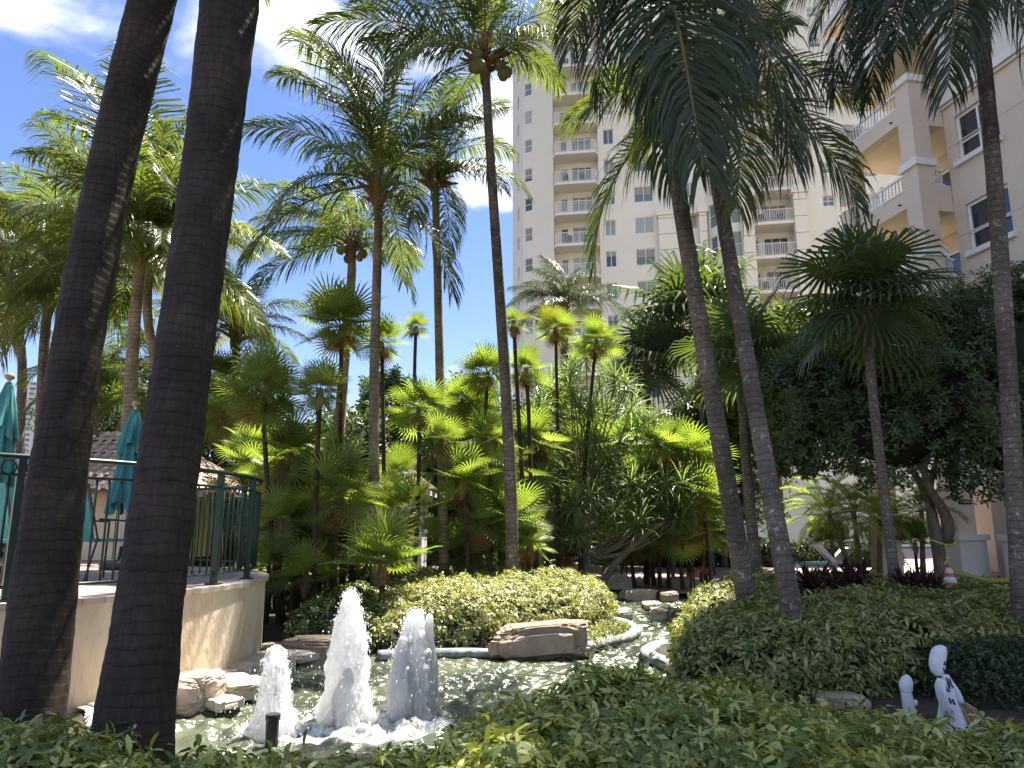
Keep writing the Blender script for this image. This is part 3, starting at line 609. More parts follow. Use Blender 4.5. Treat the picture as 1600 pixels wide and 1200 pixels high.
# --- the near wing on the right
WH = 58.0  # height out of view, raised so the wing's shadow covers the foreground
wing = empty('apartment_wing', (14, 20, GZ), 'near taupe and white apartment wing with deep angled balconies at right', 'building')
WO = np.array(at(1500, 400, 22.0)); wu = np.array([-.2, .98]); wu /= np.linalg.norm(wu); wn = np.array([-wu[1], wu[0]])    # along the wall away from us; out to the left
def hit(px, py, v=0.0):       # (u, z) where the pixel's ray meets the plane v metres out from the wing's wall
    g = ray(px, py); o2 = WO[:2] + wn * v; M = np.array([[g.x, -wu[0]], [g.y, -wu[1]]]); s_, uu = np.linalg.solve(M, o2); return uu, CAMZ + g.z * s_
def wp(u_, v_, z_=0): p = WO[:2] + wu * u_ + wn * v_; return Vector((p[0], p[1], z_))
wang = math.atan2(wu[1], wu[0])            # local x along wu, local y = out
F = 3.02; zsill = hit(1517, 393)[1]; zhead = hit(1508, 320)[1]; uA = hit(1512, 356)[0]; uB = hit(1579, 324)[0]
uA1 = hit(1471, 90)[0]
zmould = hit(1473, 164)[1]
z3 = zsill
U0, U1 = -24.0, .0
holes = []; L = []
lows = z3 - 2 * F
for n in range(-2, 12):
    zs_ = z3 + n * F; up = zs_ > zmould - .2
    hh = (zhead - zsill)
    for k in range(5):
        u1_ = uA - k * 5.2; u0_ = uB - k * 5.2
        if u1_ - .3 > U1: continue
        holes.append((24 + u0_, 24 + u1_, zs_, zs_ + hh)); L.append(((u0_ + u1_) / 2, zs_ + hh / 2, abs(u1_ - u0_), hh))
        wdt = abs(u1_ - u0_)
Wd = abs(uB - uA)
P0 = wp(U0, 0)
def wingwall(z0, z1, m, v=0.0, hs=holes):
    b = MB(); p = wp(U1, v); hh = [(24 - h[1], 24 - h[0], h[2], h[3]) for h in hs if h[2] > z0 and h[3] < z1]
    wall_holes(b, (p.x, p.y), -wu, 24.0, z0, z1, hh, .2); return b.obj('wall', M_[m], wing, world=True)
# (walls are built from the balcony end towards us so that they face left)
wingwall(GZ, zmould, 'stucco_w'); wingwall(zmould, WH, 'stucco_g')
for (uc, zc_, ww, hh) in L:
    if zc_ > 24: continue
    p = wp(uc, -.13, zc_); window(wing, p, wang + PI, ww, hh, 'two_low', .09, glass=M_['glass_d'] if zc_ < 14 else None)
    if zc_ < 16:
        b = MB(); b.box((0, 0, 0), (ww + .2, .16, .16)); put('sill', b.mesh('sill', M_['trim']), wing, wp(uc, .06, zc_ - hh / 2 - .085) - wing.location, (0, 0, wang))
        q = .55
for k_, z_ in enumerate((zmould, zmould + 3 * F * 2)):
    for dz, pr, hh in ((0, .14, .16), (.17, .09, .12), (-.16, .08, .1)):
        b = MB(); b.box((-12, 0, 0), (24, pr * 2, hh)); put('moulding', b.mesh('moulding', M_['trim' if dz >= 0 else 'stucco_w']), wing, wp(0, 0, z_ + dz) - wing.location, (0, 0, wang))
for z_ in (zmould - 1.55, zmould - 4.6, zmould - 7.6):       # scored course lines in the render
    b = MB(); b.box((-12, 0, 0), (24, .03, .035)); put('course_line', b.mesh('course_line', M_['stucco_w']), wing, wp(0, 0, z_) - wing.location, (0, 0, wang))
# balcony bay: u 0..UL, v 0..VD out from the wall; behind it the wall is set back (v < 0)
VD = 1.2; UL = hit(1305, 224, VD)[0]; RB = 1.9; print('UL', UL, hit(1407, 129, VD))
cap_z = [hit(1424, 257, VD)[1], hit(1442, 396, VD)[1]]; print('caps', cap_z, 'mould', zmould, 'win', zsill, zhead, uA, uB)
zc2, zc3 = cap_z; Fb = zc2 - zc3; tops = [zc3 - 2 * Fb, zc3 - Fb, zc3, zc2, zc2 + Fb * .97]
def wbox(name, u0, u1, v0, v1, z0, z1, m, parent=wing):
    b = MB(); b.box((0, 0, 0), (u1 - u0, v1 - v0, z1 - z0)); return put(name, b.mesh(name, M_[m]), parent, wp((u0 + u1) / 2, (v0 + v1) / 2, (z0 + z1) / 2) - wing.location, (0, 0, wang))
# set-back rear wall of the balconies with doors
b = MB(); p = wp(UL + .4, -RB); hs = []
flo = [t_ - 1.05 for t_ in tops] + [tops[-1] + F * k - .9 for k in (1, 2, 3, 4, 5, 6, 7)]
for z_ in flo: hs.append((.9, 2.5, z_ + .05, z_ + 2.15)); 
wall_holes(b, (p.x, p.y), -wu, UL + .4, GZ, WH, hs, .15); p = wp(0, -RB); 
wall_holes(b, (p.x, p.y), wn, RB, GZ, WH, [], .1); b.obj('wall', M_['stucco_w'], wing, world=True)
for z_ in flo: window(wing, wp(UL + .4 - 1.7, -RB - .1, z_ + 1.1), wang + PI, 1.6, 2.1, 'door', .08, 'balcony_door', M_['glass_d'])
for i, tz in enumerate(tops):
    zb_ = tz - .12          # underside of cap
    # near and far corner columns
    for (ua, ub) in ((0, .62), (UL - .62, UL)):
        z0_ = (GZ if i == 0 else tops[i - 1] + .14)
        wbox('column', ua, ub, VD - .62, VD, z0_, zb_, 'stucco_w')
        if ua == 0 or i == len(tops) - 1: wbox('column_cap', ua - .09, ub + .09, VD - .70, VD + .09, zb_, zb_ + .24, 'trim')
    fl = tz - 1.0            # floor level of this balcony = parapet beam centred just below it
    if i == 0: continue
    wbox('parapet_beam', .62, UL - .62, VD - .42, VD - .03, fl - .32, fl + .26, 'stucco_w')
    wbox('parapet_beam', .02, .5, .0, VD - .62, fl - .62, fl + .28, 'stucco_w')
    wbox('balcony_floor', .5, UL, -RB + .02, VD - .42, fl - .32, fl - .02, 'soffit')
    # white railing on the parapet
    w_ = UL - 1.24; b = MB(); b.box((0, 0, .62), (w_, .08, .07)); b.box((0, 0, .13), (w_, .05, .05))
    for k in range(1, 16): b.box((-w_ / 2 + w_ * k / 16, 0, .37), (.035, .035, .45))
    for k in (0, .5, 1): b.box((-w_ / 2 + w_ * k, 0, .38), (.07, .07, .74))
    put('balcony_railing', b.mesh('balcony_railing', M_['railw']), wing, wp(UL / 2, VD - .2, fl + .28) - wing.location, (0, 0, wang))
    w_ = VD - .66; b = MB(); b.box((0, 0, .62), (w_, .08, .07)); b.box((0, 0, .13), (w_, .05, .05))
    for k in range(1, 6): b.box((-w_ / 2 + w_ * k / 6, 0, .37), (.035, .035, .45))
    put('balcony_railing', b.mesh('balcony_railing', M_['railw']), wing, wp(.25, w_ / 2 + .01, fl + .28) - wing.location, (0, 0, wang + PI / 2))
    sp_ = MB(); sp_.tube([(0, 0, 0), (0, .1, -.02)], .03, 6)
    for uu in (.9, UL - 1.0): put('drain_spout', sp_.mesh('drain_spout', M_['dark']), wing, wp(uu, VD - .04, fl - .1) - wing.location, (0, 0, wang))
# upper storeys: cantilevered white balconies
for k in range(0, 7):
    zf = tops[-1] + F * (k + 1) - .98
    wbox('balcony_floor', -.05, UL + .6, -RB + .02, .9, zf - .3, zf, 'soffit'); wbox('slab_edge', -.1, UL + .65, .9, 1.0, zf - .32, zf + .06, 'trim')
    w_ = UL + .6; b = MB(); b.box((0, 0, 1.0), (w_, .07, .07)); b.box((0, 0, .1), (w_, .05, .05))
    for q in range(0, 31): b.box((-w_ / 2 + w_ * q / 30, 0, .55), (.03, .03, .9))
    put('balcony_railing', b.mesh('balcony_railing', M_['railw']), wing, wp(UL / 2 + .28, .9, zf + .02) - wing.location, (0, 0, wang))
    w_ = .9; b = MB(); b.box((0, 0, 1.0), (w_, .07, .07)); b.box((0, 0, .1), (w_, .05, .05))
    for q in range(0, 8): b.box((-w_ / 2 + w_ * q / 7, 0, .55), (.03, .03, .9))
    put('balcony_railing', b.mesh('balcony_railing', M_['railw']), wing, wp(-.02, .45, zf + .02) - wing.location, (0, 0, wang + PI / 2))
# far end wall and roof, the wing's body behind
E = UL + .4
b = MB(); p = wp(E, -16); wall_holes(b, (p.x, p.y), wn, 16 - RB, GZ, WH, [], .1)
q = [wp(U0, 0, WH), wp(0, 0, WH), wp(0, -RB, WH), wp(E, -RB, WH), wp(E, -16, WH), wp(U0, -16, WH)]
b.add([tuple(x) for x in q], [tuple(range(6))]); b.add([tuple(wp(U0, 0, GZ)), tuple(wp(U0, -16, GZ)), tuple(wp(U0, -16, WH)), tuple(wp(U0, 0, WH))], [(0, 1, 2, 3)]); b.add([tuple(wp(U0, -16, GZ)), tuple(wp(E, -16, GZ)), tuple(wp(E, -16, WH)), tuple(wp(U0, -16, WH))], [(0, 1, 2, 3)])
b.obj('end_wall', M_['stucco_g'], wing, world=True)
# pedestals at the foot of the columns
for (ua, ub, va, vb) in ((-.1, .72, VD - .72, VD + .1), (-2.1, -1.1, -.1, .75), (-5.2, -4.2, -.1, .75)):
    wbox('pedestal', ua - .05, ub + .05, va - .05, vb + .05, GZ, 1.25, 'stucco_g'); wbox('pedestal_cap', ua - .12, ub + .12, va - .12, vb + .12, 1.25, 1.42, 'stucco_g')
    if ua < -1: wbox('pilaster', ua + .1, ub - .1, va + .05, vb - .1, 1.42, 3.9, 'stucco_w')
b = MB(); b.box((0, 0, 0), (.42, .03, .13)); sg = put('wall_sign', b.mesh('wall_sign', M_['dark']), None, wp(-.02, VD - .31, 2.35), (0, 0, wang + PI / 2)); tag(sg, 'small dark plaque on the taupe building column', 'sign')
b = MB()
for k in range(7): b.box((-.16 + k * .052, .018, 0), (.03, .004, .05 if k % 2 else .035))
put('lettering', b.mesh('lettering', M_['trim']), sg)

# --- white high-rise far off at left
hr = empty('high_rise', at(60, 690, 260), 'distant white high-rise with rows of small windows at far left', 'building')
bl = at(22, 690, 260); br = at(150, 690, 262); w = (br - bl).length; A = np.array(bl[:2]); u = np.array((br - bl)[:2]); u /= np.linalg.norm(u); ztop = at(60, 596, 260).z
holes = []; 
nr = 17; rh = (ztop - 22) / nr
for r_ in range(nr):
    for c_ in range(7):
        a = 3 + c_ * (w - 4) / 7; holes.append((a, a + 2.0, 22 + r_ * rh + rh * .35, 22 + r_ * rh + rh * .8))
hb = MB(); wall_holes(hb, A, u, w, GZ, ztop, holes, .5); n_ = np.array([-u[1], u[0]]) * 18
for s_, e_ in ((A, A + n_), (A + u * w, A + u * w + n_), (A + n_, A + u * w + n_)): hb.add([(*s_, GZ), (*e_, GZ), (*e_, ztop), (*s_, ztop)], [(0, 1, 2, 3)])
hb.add([(*A, ztop), (*(A + u * w), ztop), (*(A + u * w + n_), ztop), (*(A + n_), ztop)], [(0, 1, 2, 3)]); hb.box((A[0] + u[0] * 8, A[1] + 5, ztop + 1.6), (5, 5, 3.2))
hb.obj('wall', M_['trim'], hr, world=True)
g = MB(); g.box((0, 0, 0), (2.0, .1, rh * .45)); gm = g.mesh('window', M_['glass'])
for h in holes: p = A + u * (h[0] + h[1]) / 2 + np.array([-u[1], u[0]]) * .4; put('window', gm, hr, Vector((p[0], p[1], (h[2] + h[3]) / 2)) - hr.location, (0, 0, math.atan2(u[1], u[0])))
# ================================================================== PLANT BUILDERS
def sag(d, g):
    d = d + np.array([0, 0, -g]); return d / (np.linalg.norm(d, axis=-1, keepdims=True) + 1e-9)
_fr = {}
def frond_mesh(e0, bend, kind='coco', var=0):
    """unit-length feather frond in the xz plane, starting at elevation e0 and bending down by bend degrees"""
    e0 = round(e0 / 10) * 10; bend = round(bend / 15) * 15; key = (e0, bend, kind, var)
    if key in _fr: return _fr[key]
    r = np.random.default_rng(int(e0 * 7 + bend * 13 + var * 101 + 5000))
    m = 40; s = np.linspace(0, 1, m); th = R(e0) - R(bend) * s ** 1.25; side_b = (r.random() - .5) * .25
    ds = 1 / (m - 1); P = np.zeros((m, 3)); P[1:, 0] = np.cumsum(np.cos(th[:-1])) * ds; P[1:, 2] = np.cumsum(np.sin(th[:-1])) * ds; P[:, 1] = side_b * s ** 2 * .5
    date = kind == 'date'
    n = {'coco': 84, 'coco_y': 84, 'coco_d': 84, 'date': 52}[kind]; lm = {'date': .20, 'coco_d': .33}.get(kind, .35); hw = {'date': .0045, 'coco_d': .0040}.get(kind, .0046)
    b = MB(); ss = np.linspace(.14 if not date else .2, .995, n)
    for sd_ in (-1, 1):
        q = np.clip(ss + (r.random(n) - .5) * .008, 0, 1); p0 = np.stack([np.interp(q, s, P[:, k]) for k in range(3)], -1); t_ = np.interp(q, s, th)
        T = np.stack([np.cos(t_), t_ * 0, np.sin(t_)], -1); N = np.stack([-np.sin(t_), t_ * 0, np.cos(t_)], -1); Sd = np.array([0, sd_, 0.])
        al = R(20 if not date else 28) + R(44) * q + (r.random(n) - .5) * R(14); L = lm * np.where(q < .4, .62 + .38 * q / .4, 1 - .62 * (np.clip(q - .4, 0, 1) / .6) ** 1.6) * (1 + (r.random(n) - .5) * .14)
        up = (.30 if date else .16) + (r.random(n) - .5) * .45
        D = Sd * np.cos(al)[:, None] + T * np.sin(al)[:, None] + N * up[:, None]; D /= np.linalg.norm(D, axis=1)[:, None]
        g = .0 if date else (1.1 if kind == 'coco_d' else .95)
        D1 = sag(D, .18 + .4 * g); D2 = sag(D1, .35 + .75 * g); L = L[:, None]
        p1 = p0 + D * L * .34; p2 = p1 + D1 * L * .36; p3 = p2 + D2 * L * .34
        wv = T - (T * D).sum(1)[:, None] * D; wv /= np.linalg.norm(wv, axis=1)[:, None]; wv = wv * .92 + N * (r.random((n, 1)) - .5) * .9; wv /= np.linalg.norm(wv, axis=1)[:, None]
        h = hw * (.8 + .4 * r.random((n, 1)))
        V = np.stack([p0 - wv * h * .5, p0 + wv * h * .5, p1 - wv * h, p1 + wv * h, p2 - wv * h * .8, p2 + wv * h * .8, p3], 1).reshape(-1, 3)
        k = np.arange(n)[:, None] * 7; b.add(V, [np.concatenate([k + np.array([[0, 1, 3, 2]]), k + np.array([[2, 3, 5, 4]])]), k + np.array([[4, 5, 6]])], 0)
    b.tube(P[::3], np.linspace(.0085, .0015, len(P[::3])), 4, 1)
    me = b.mesh('frond_' + kind, [M_[kind], M_['rachis']]); chord = P[-1]; _fr[key] = (me, math.atan2(chord[2], chord[0]), float(np.linalg.norm(chord)), side_b * .5)
    return _fr[key]
def bend_for(e_ch, bend): return e_ch + bend * .44
def frond_to(parent, base, tip, bend, kind='coco', var=0, stub=0.0):
    d = Vector(tip) - Vector(base); hd = math.hypot(d.x, d.y); ec = math.degrees(math.atan2(d.z, hd))
    me, ca, cl_, sb = frond_mesh(min(95, bend_for(ec, bend)), bend, kind, var)
    o = put('frond', me, parent, Vector(base) - parent.location); o.rotation_mode = 'XYZ'
    k = d.length / cl_; resid = math.atan2(d.z, hd) - ca
    o.rotation_euler = (random.uniform(-.15, .15), -resid, math.atan2(d.y, d.x)); o.scale = (k,) * 3; return o
def frond_auto(parent, base, az, e0, bend, L, kind='coco', var=0):
    me, ca, cl_, sb = frond_mesh(e0, bend, kind, var); o = put('frond', me, parent, Vector(base) - parent.location)
    o.rotation_euler = (random.uniform(-.25, .25), 0, az); o.scale = (L,) * 3; return o
def smooth_path(pts, n=14):
    P = np.array([tuple(p) for p in pts], float); t_ = np.linspace(0, 1, len(P)); q = np.linspace(0, 1, n)
    if len(P) < 3: return np.stack([np.interp(q, t_, P[:, k]) for k in range(3)], -1)
    deg = min(3, len(P) - 1); return np.stack([np.polyval(np.polyfit(t_, P[:, k], deg), q) for k in range(3)], -1)
def trunk(parent, pts, r0, r1, m='trunk', n=40, seg=14, flare=.35, name='trunk'):
    P = smooth_path(pts, n); s = np.linspace(0, 1, n); L = np.linalg.norm(np.diff(P, axis=0), axis=1).sum()
    rad = r0 + (r1 - r0) * s ** .8 + r0 * flare * np.exp(-s * L / .28)
    ns = random.randint(0, 999); b = MB(); b.tube(P - np.array(parent.location), rad, seg, fn=lambda l, a: 1 + .025 * vnoise(np.stack(np.broadcast_arrays(l * 6, np.cos(a) * 1.5, np.sin(a) * 1.5), -1), ns))
    return b.obj(name, M_[m], parent, smooth=True)
def crown_extras(t_, top, rad, nuts=0, seed=1):
    r = random.Random(seed); b = MB()
    for k in range(26):          # old leaf bases and fibre wrapped about the growing point
        a = k * 2.4; e = r.uniform(.25, 1.2); h = r.uniform(-.25, .2); d = Vector((math.cos(a) * math.cos(e), math.sin(a) * math.cos(e), math.sin(e)))
        p = top + Vector((0, 0, h)) + Vector((math.cos(a), math.sin(a), 0)) * rad * .45
        b.tube([p, p + d * .22 + Vector((0, 0, .02)), p + d * .45], [.06, .045, .022], 5)
    b.tube([top - Vector((0, 0, .45)), top - Vector((0, 0, .2)), top + Vector((0, 0, .1)), top + Vector((0, 0, .35))], [rad * 1.05, rad * 1.3, rad * 1.2, rad * .3], 9)
    o = b.obj('leaf_base', M_['sheath'], t_, smooth=True, world=True)
    for k in range(nuts):
        a = r.choice((0, 2.5, 4.4)) + r.uniform(-.5, .5); q = MB(); q.lathe([(0.01, -.14), (.07, -.11), (.105, -.02), (.10, .05), (.05, .12), (.01, .14)], 8)
        c = top + Vector((math.cos(a) * (rad + .22 + r.uniform(-.05, .1)), math.sin(a) * (rad + .22), -.18 + r.uniform(-.16, .1)))
        if k == 0: me = q.mesh('coconut', M_['nut'], True)
        put('coconut', me, t_, c - t_.location, (r.uniform(-.5, .5), r.uniform(-.5, .5), 0))
def coconut(label, path, Ys, w_px, crown_fronds=(), n_auto=16, L=3.2, m='trunk', kind='coco', nuts=0, seed=1, zbase=GZ, flare=.3, az_skip=None, top_extra=0, lo=-30, hi=80, extras=True, xa=4, more=()):
    """path: pixels from base to crown, Ys: depth at base and crown. w_px: (radius at base m, radius at top m)"""
    random.seed(seed); n = len(path); W = [at(x, y, Ys[0] + (Ys[1] - Ys[0]) * k / (n - 1)) for k, (x, y) in enumerate(path)]
    d = W[0] - W[1]; 
    if W[0].z > zbase and abs(d.z) > 1e-3: W[0] = W[0] + d * ((zbase - .05 - W[0].z) / d.z) if (W[0].z - zbase) < 1.6 else W[0]
    t_ = empty('coconut_palm', Vector((W[0].x, W[0].y, zbase)), label, 'palm tree', 'coconut palms in the garden')
    trunk(t_, W, w_px[0], w_px[1], m, flare=flare); top = W[-1]; Yc = top.y
    if extras: crown_extras(t_, top, w_px[1], nuts, seed)
    b0 = top + Vector((0, 0, .12))
    for f in crown_fronds:
        tip = at(f[0], f[1], Yc + (f[2] if len(f) > 2 else 0)); frond_to(t_, b0, tip, f[3] if len(f) > 3 else 60, kind if len(f) < 5 else f[4], random.randint(0, 2))
    n_auto += xa
    for k in range(n_auto):
        q = (k + .5) / n_auto; az = k * 2.39996 + seed; e0 = hi - (hi - lo) * q ** 1.1 + random.uniform(-8, 8); bend = random.choice((45, 60, 75)) if e0 > 20 else 45
        frond_auto(t_, b0 + Vector((math.cos(az), math.sin(az), 0)) * .05, az, e0, bend, L * random.uniform(.85, 1.08) * (.85 if q < .12 else 1), kind if random.random() > .06 else 'coco_y', random.randint(0, 2))
    for a, e, l_ in more: frond_auto(t_, b0, R(a), e, 60, l_, kind, random.randint(0, 2))
    return t_
# fan leaves -------------------------------------------------------
_fl = {}
def fan_mesh(e, kind='fan', var=0, N=30, droop=.12, pl=.75, span=155, cut=.36):
    e = round(e / 15) * 15; key = (e, kind, var, droop, pl)
    if key in _fl: return _fl[key]
    r = np.random.default_rng(int(e * 3 + var * 77 + 900)); E = R(e); a = np.array([math.cos(E), 0, math.sin(E)]); s_ = np.array([0, 1., 0]); n_ = np.cross(a, s_); n_ = -n_ if n_[2] < 0 else n_
    hub = a * pl; b = MB(); ph = np.linspace(-R(span), R(span), N); dphi = ph[1] - ph[0]
    D = a[None] * np.cos(ph)[:, None] + s_[None] * np.sin(ph)[:, None] + n_[None] * (.22 + .12 * np.abs(ph)[:, None]) * .8; D /= np.linalg.norm(D, axis=1)[:, None]
    L = (1 - .28 * (np.abs(ph) / R(span)) ** 1.5) * (1 + (r.random(N) - .5) * .10); L = L[:, None]
    side = -a[None] * np.sin(ph)[:, None] + s_[None] * np.cos(ph)[:, None]
    hw = np.tan(dphi / 2) * .94
    c1 = cut * L; p1 = hub + D * c1; D1 = sag(D, droop); p2 = p1 + D1 * L * (.78 - cut); D2 = sag(D1, droop * 2.2 + .04); p3 = p2 + D2 * L * .27
    fold = n_[None] * (-.10) * hw * 4
    h1 = hw * c1; h2 = h1 * .78
    V = np.stack([np.repeat(hub[None], N, 0) + side * .004, p1 - side * h1, p1 + fold * c1, p1 + side * h1, p2 - side * h2, p2 + fold * c1 * .6, p2 + side * h2, p3], 1).reshape(-1, 3)
    k = np.arange(N)[:, None] * 8; b.add(V, [np.concatenate([k + np.array([[0, 1, 2]]), k + np.array([[0, 2, 3]]), k + np.array([[4, 7, 5]]), k + np.array([[5, 7, 6]])]), np.concatenate([k + np.array([[1, 4, 5, 2]]), k + np.array([[2, 5, 6, 3]])])], 0)
    b.tube([np.zeros(3), hub * .5 + np.array([0, 0, .02]), hub], [.016, .011, .009], 4, 1)
    _fl[key] = b.mesh('fan_leaf_' + kind, [M_[kind], M_['rachis']]); return _fl[key]
def fan_palm(label, px, py, Y, R_px, base=None, kind='fan', n=20, m='thin', rad=.045, lo=-50, hi=85, droop=.12, seed=1, cat='fan palm', name='thatch_palm', group='slender fan palms in the planting', yb=None, pl=.75, mix=.0, mixkind='fan_y', dead=0):
    random.seed(seed * 31 + 5); c = at(px, py, Y); Rm = R_px / FPX * Y / .97; lr = Rm / (pl + .95)
    if base is None: base = (px + random.uniform(-15, 15), None)
    if base[1] is None: bp = Vector((at(base[0], 850, Y).x, Y, GZ))
    else: bp = on(base[0], base[1], GZ) if base[1] > 880 else Vector((at(base[0], base[1], Y).x, Y, GZ))
    t_ = empty(name, bp, label, cat, group)
    if c.z - GZ > .35:
        mid = (bp + c) / 2 + Vector((random.uniform(-.06, .06), 0, 0)) * (c - bp).length * .4; trunk(t_, [bp - Vector((0, 0, .05)), mid, c], rad, rad * .8, m, 16, 8, flare=.5)
        b = MB(); b.tube([c - Vector((0, 0, .28)), c - Vector((0, 0, .12)), c + Vector((0, 0, .06))], [rad, rad * 1.7, rad * .8], 7); b.obj('leaf_base', M_['sheath'], t_, world=True)
    for k in range(random.choice((1, 2, 3, 4)) if kind != 'livi' and lo < -30 else 0):      # dry leaves hanging against the stem
        me = fan_mesh(-60 - 15 * (k % 2), 'dead', k % 2, droop=.3, pl=.6); o = put('dead_leaf', me, t_, c - bp - Vector((0, 0, .05)), (random.uniform(-.3, .3), 0, random.uniform(0, 6.28))); o.scale = (lr * random.uniform(.55, .85),) * 3
    for k in range(n):
        q = (k + .5) / n; az = k * 2.39996 + seed; e = hi - (hi - lo) * q + random.uniform(-9, 9)
        kd = mixkind if random.random() < mix else kind
        me = fan_mesh(e, kd, random.randint(0, 1), droop=droop, pl=pl); o = put('fan_leaf', me, t_, c - bp, (random.uniform(-.35, .35), 0, az)); o.scale = (lr * random.uniform(.8, 1.12),) * 3
    return t_
# strap-leaf rosettes ---------------------------------------------
_ro = {}
def rosette_mesh(kind='pand', var=0, n=46, lo=-40, hi=88, w=.027, dr=.35):
    key = (kind, var, n, w)
    if key in _ro: return _ro[key]
    r = np.random.default_rng(var + 40); k = np.arange(n); az = k * 2.39996; e = np.radians(hi - (hi - lo) * (k / n) ** .9 + (r.random(n) - .5) * 14)
    D = np.stack([np.cos(az) * np.cos(e), np.sin(az) * np.cos(e), np.sin(e)], -1); side = np.stack([-np.sin(az), np.cos(az), az * 0], -1); nn = np.cross(D, side)
    L = (.85 + .3 * r.random(n))[:, None]; D1 = sag(D, dr * .5); D2 = sag(D1, dr * 1.2); p0 = D * .03; p1 = p0 + D * L * .35; p2 = p1 + D1 * L * .35; p3 = p2 + D2 * L * .33
    f = -nn * w * .5
    V = np.stack([p0 - side * w * .6, p0 + side * w * .6, p1 - side * w, p1 + f, p1 + side * w, p2 - side * w * .75, p2 + f * .7, p2 + side * w * .75, p3], 1).reshape(-1, 3); k = np.arange(n)[:, None] * 9
    b = MB(); b.add(V, [np.concatenate([k + np.array([[0, 1, 3]]), k + np.array([[0, 3, 2]]), k + np.array([[1, 4, 3]]), k + np.array([[5, 6, 8]]), k + np.array([[6, 7, 8]])]), np.concatenate([k + np.array([[2, 3, 6, 5]]), k + np.array([[3, 4, 7, 6]])])], 0)
    _ro[key] = b.mesh('rosette_' + kind, M_[kind]); return _ro[key]
def pandanus(label, base_px, Y, ends, seed=1, Lr=.42, kind='pand', name='screw_pine', cat='shrub', rad=.05, fork=None, m='bark_p', group=None):
    random.seed(seed); bp = Vector((at(base_px[0], base_px[1], Y).x, Y, GZ)); t_ = empty(name, bp, label, cat, group)
    fk = at(*fork, Y) if fork else bp + Vector((0, 0, .3)); trunk(t_, [bp - Vector((0, 0, .05)), fk], rad * 1.3, rad, m, 8, 8)
    ends = list(ends) + [(x + random.uniform(-32, 32), y + random.uniform(-22, 30), dy + random.uniform(-.3, .3)) for (x, y, dy) in ends for _ in range(1)]
    for (x, y, dy) in ends:
        e = at(x, y, Y + dy); mid = (fk + e) / 2 + Vector((random.uniform(-.1, .1), 0, -.12 * (e - fk).length)); b = MB(); P = smooth_path([fk - Vector((0, 0, .02)), mid, e], 8) - np.array(bp); b.tube(P, np.linspace(rad * .5, rad * .28, 8), 6); b.obj('branch', M_[m], t_, smooth=True)
        o = put('leaf_rosette', rosette_mesh(kind, random.randint(0, 3)), t_, e - bp, (random.uniform(-.4, .4), random.uniform(-.4, .4), random.uniform(0, 6))); o.scale = (Lr * random.uniform(.85, 1.15),) * 3
    return t_
# broadleaf crowns -------------------------------------------------
def leaf_tpl(L=1., w=.4, fold=.12):
    v = np.array([[0, 0, 0], [L * .5, -w / 2, fold * .5], [L * .5, w / 2, fold * .5], [L, 0, -fold * .3]]); return v, [np.array([[0, 1, 3], [0, 3, 2]])]
def crown_blobs(b, blobs, n, ls, seed=1, mt=0, shell=.55):
    r = np.random.default_rng(seed); vol = np.array([q[3] * q[4] * q[5] for q in blobs]) ** .67; pick = r.choice(len(blobs), n, p=vol / vol.sum()); B = np.array(blobs)[pick]
    u = r.normal(size=(n, 3)); u /= np.linalg.norm(u, axis=1)[:, None]; rad = (shell + (1 - shell) * r.random(n) ** .6); P = B[:, :3] + u * B[:, 3:6] * rad[:, None]
    P += .16 * B[:, 3:4] * np.stack([vnoise(P * 1.7, 5), vnoise(P * 1.7, 6), vnoise(P * 1.7, 7)], -1) * 2
    keep = fbm(P * 1.1, 9 + seed, 2) > -.42; P, u = P[keep], u[keep]; n = len(P)
    # small sprays: 4 leaves from one twig point
    tv, tf = leaf_tpl(1, .42); T = []
    V, F = [], []
    for k, (az, el) in enumerate(((0, .3), (2.2, .1), (4.1, .5), (5.3, -.2))):
        c_, s_ = math.cos(az), math.sin(az); q = np.c_[tv[:, 0] * math.cos(el) - tv[:, 2] * math.sin(el), tv[:, 1], tv[:, 0] * math.sin(el) + tv[:, 2]]; V.append(np.c_[q[:, 0] * c_ - q[:, 1] * s_, q[:, 0] * s_ + q[:, 1] * c_, q[:, 2]]); F.append(tf[0] + 4 * k)
    V = np.concatenate(V); F = [np.concatenate(F)]; nr = u + np.array([0, 0, .5]) + r.normal(size=(n, 3)) * .5
    b.inst(V, F, P, frame_to(nr, r.random(n) * 6.28), ls * (.7 + .6 * r.random(n)), mt)
def broad_tree(label, base, blobs, n=9000, ls=.13, kind='tree', trunks=(), seed=1, name='broadleaf_tree', rad=.14, cat='tree', group=None, m='bark', core=True):
    t_ = empty(name, base, label, cat, group); random.seed(seed)
    for P in trunks:
        b = MB(); Q = smooth_path(P, 12); b.tube(Q - np.array(base), np.linspace(rad, rad * .35, 12), 8, fn=lambda l, a: 1 + .1 * vnoise(np.stack(np.broadcast_arrays(l * 3, np.cos(a), np.sin(a)), -1), seed)); b.obj('trunk' if P is trunks[0] else 'limb', M_[m], t_, smooth=True)
    b = MB(); crown_blobs(b, blobs, n, ls, seed); b.obj('crown', [M_[kind]], t_, world=True)
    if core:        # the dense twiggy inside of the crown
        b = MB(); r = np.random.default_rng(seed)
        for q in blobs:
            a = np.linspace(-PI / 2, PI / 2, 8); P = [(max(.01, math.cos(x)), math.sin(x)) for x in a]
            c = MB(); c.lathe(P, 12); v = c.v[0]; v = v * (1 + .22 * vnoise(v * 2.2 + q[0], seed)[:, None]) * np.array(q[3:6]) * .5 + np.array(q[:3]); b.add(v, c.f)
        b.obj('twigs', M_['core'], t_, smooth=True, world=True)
    return t_
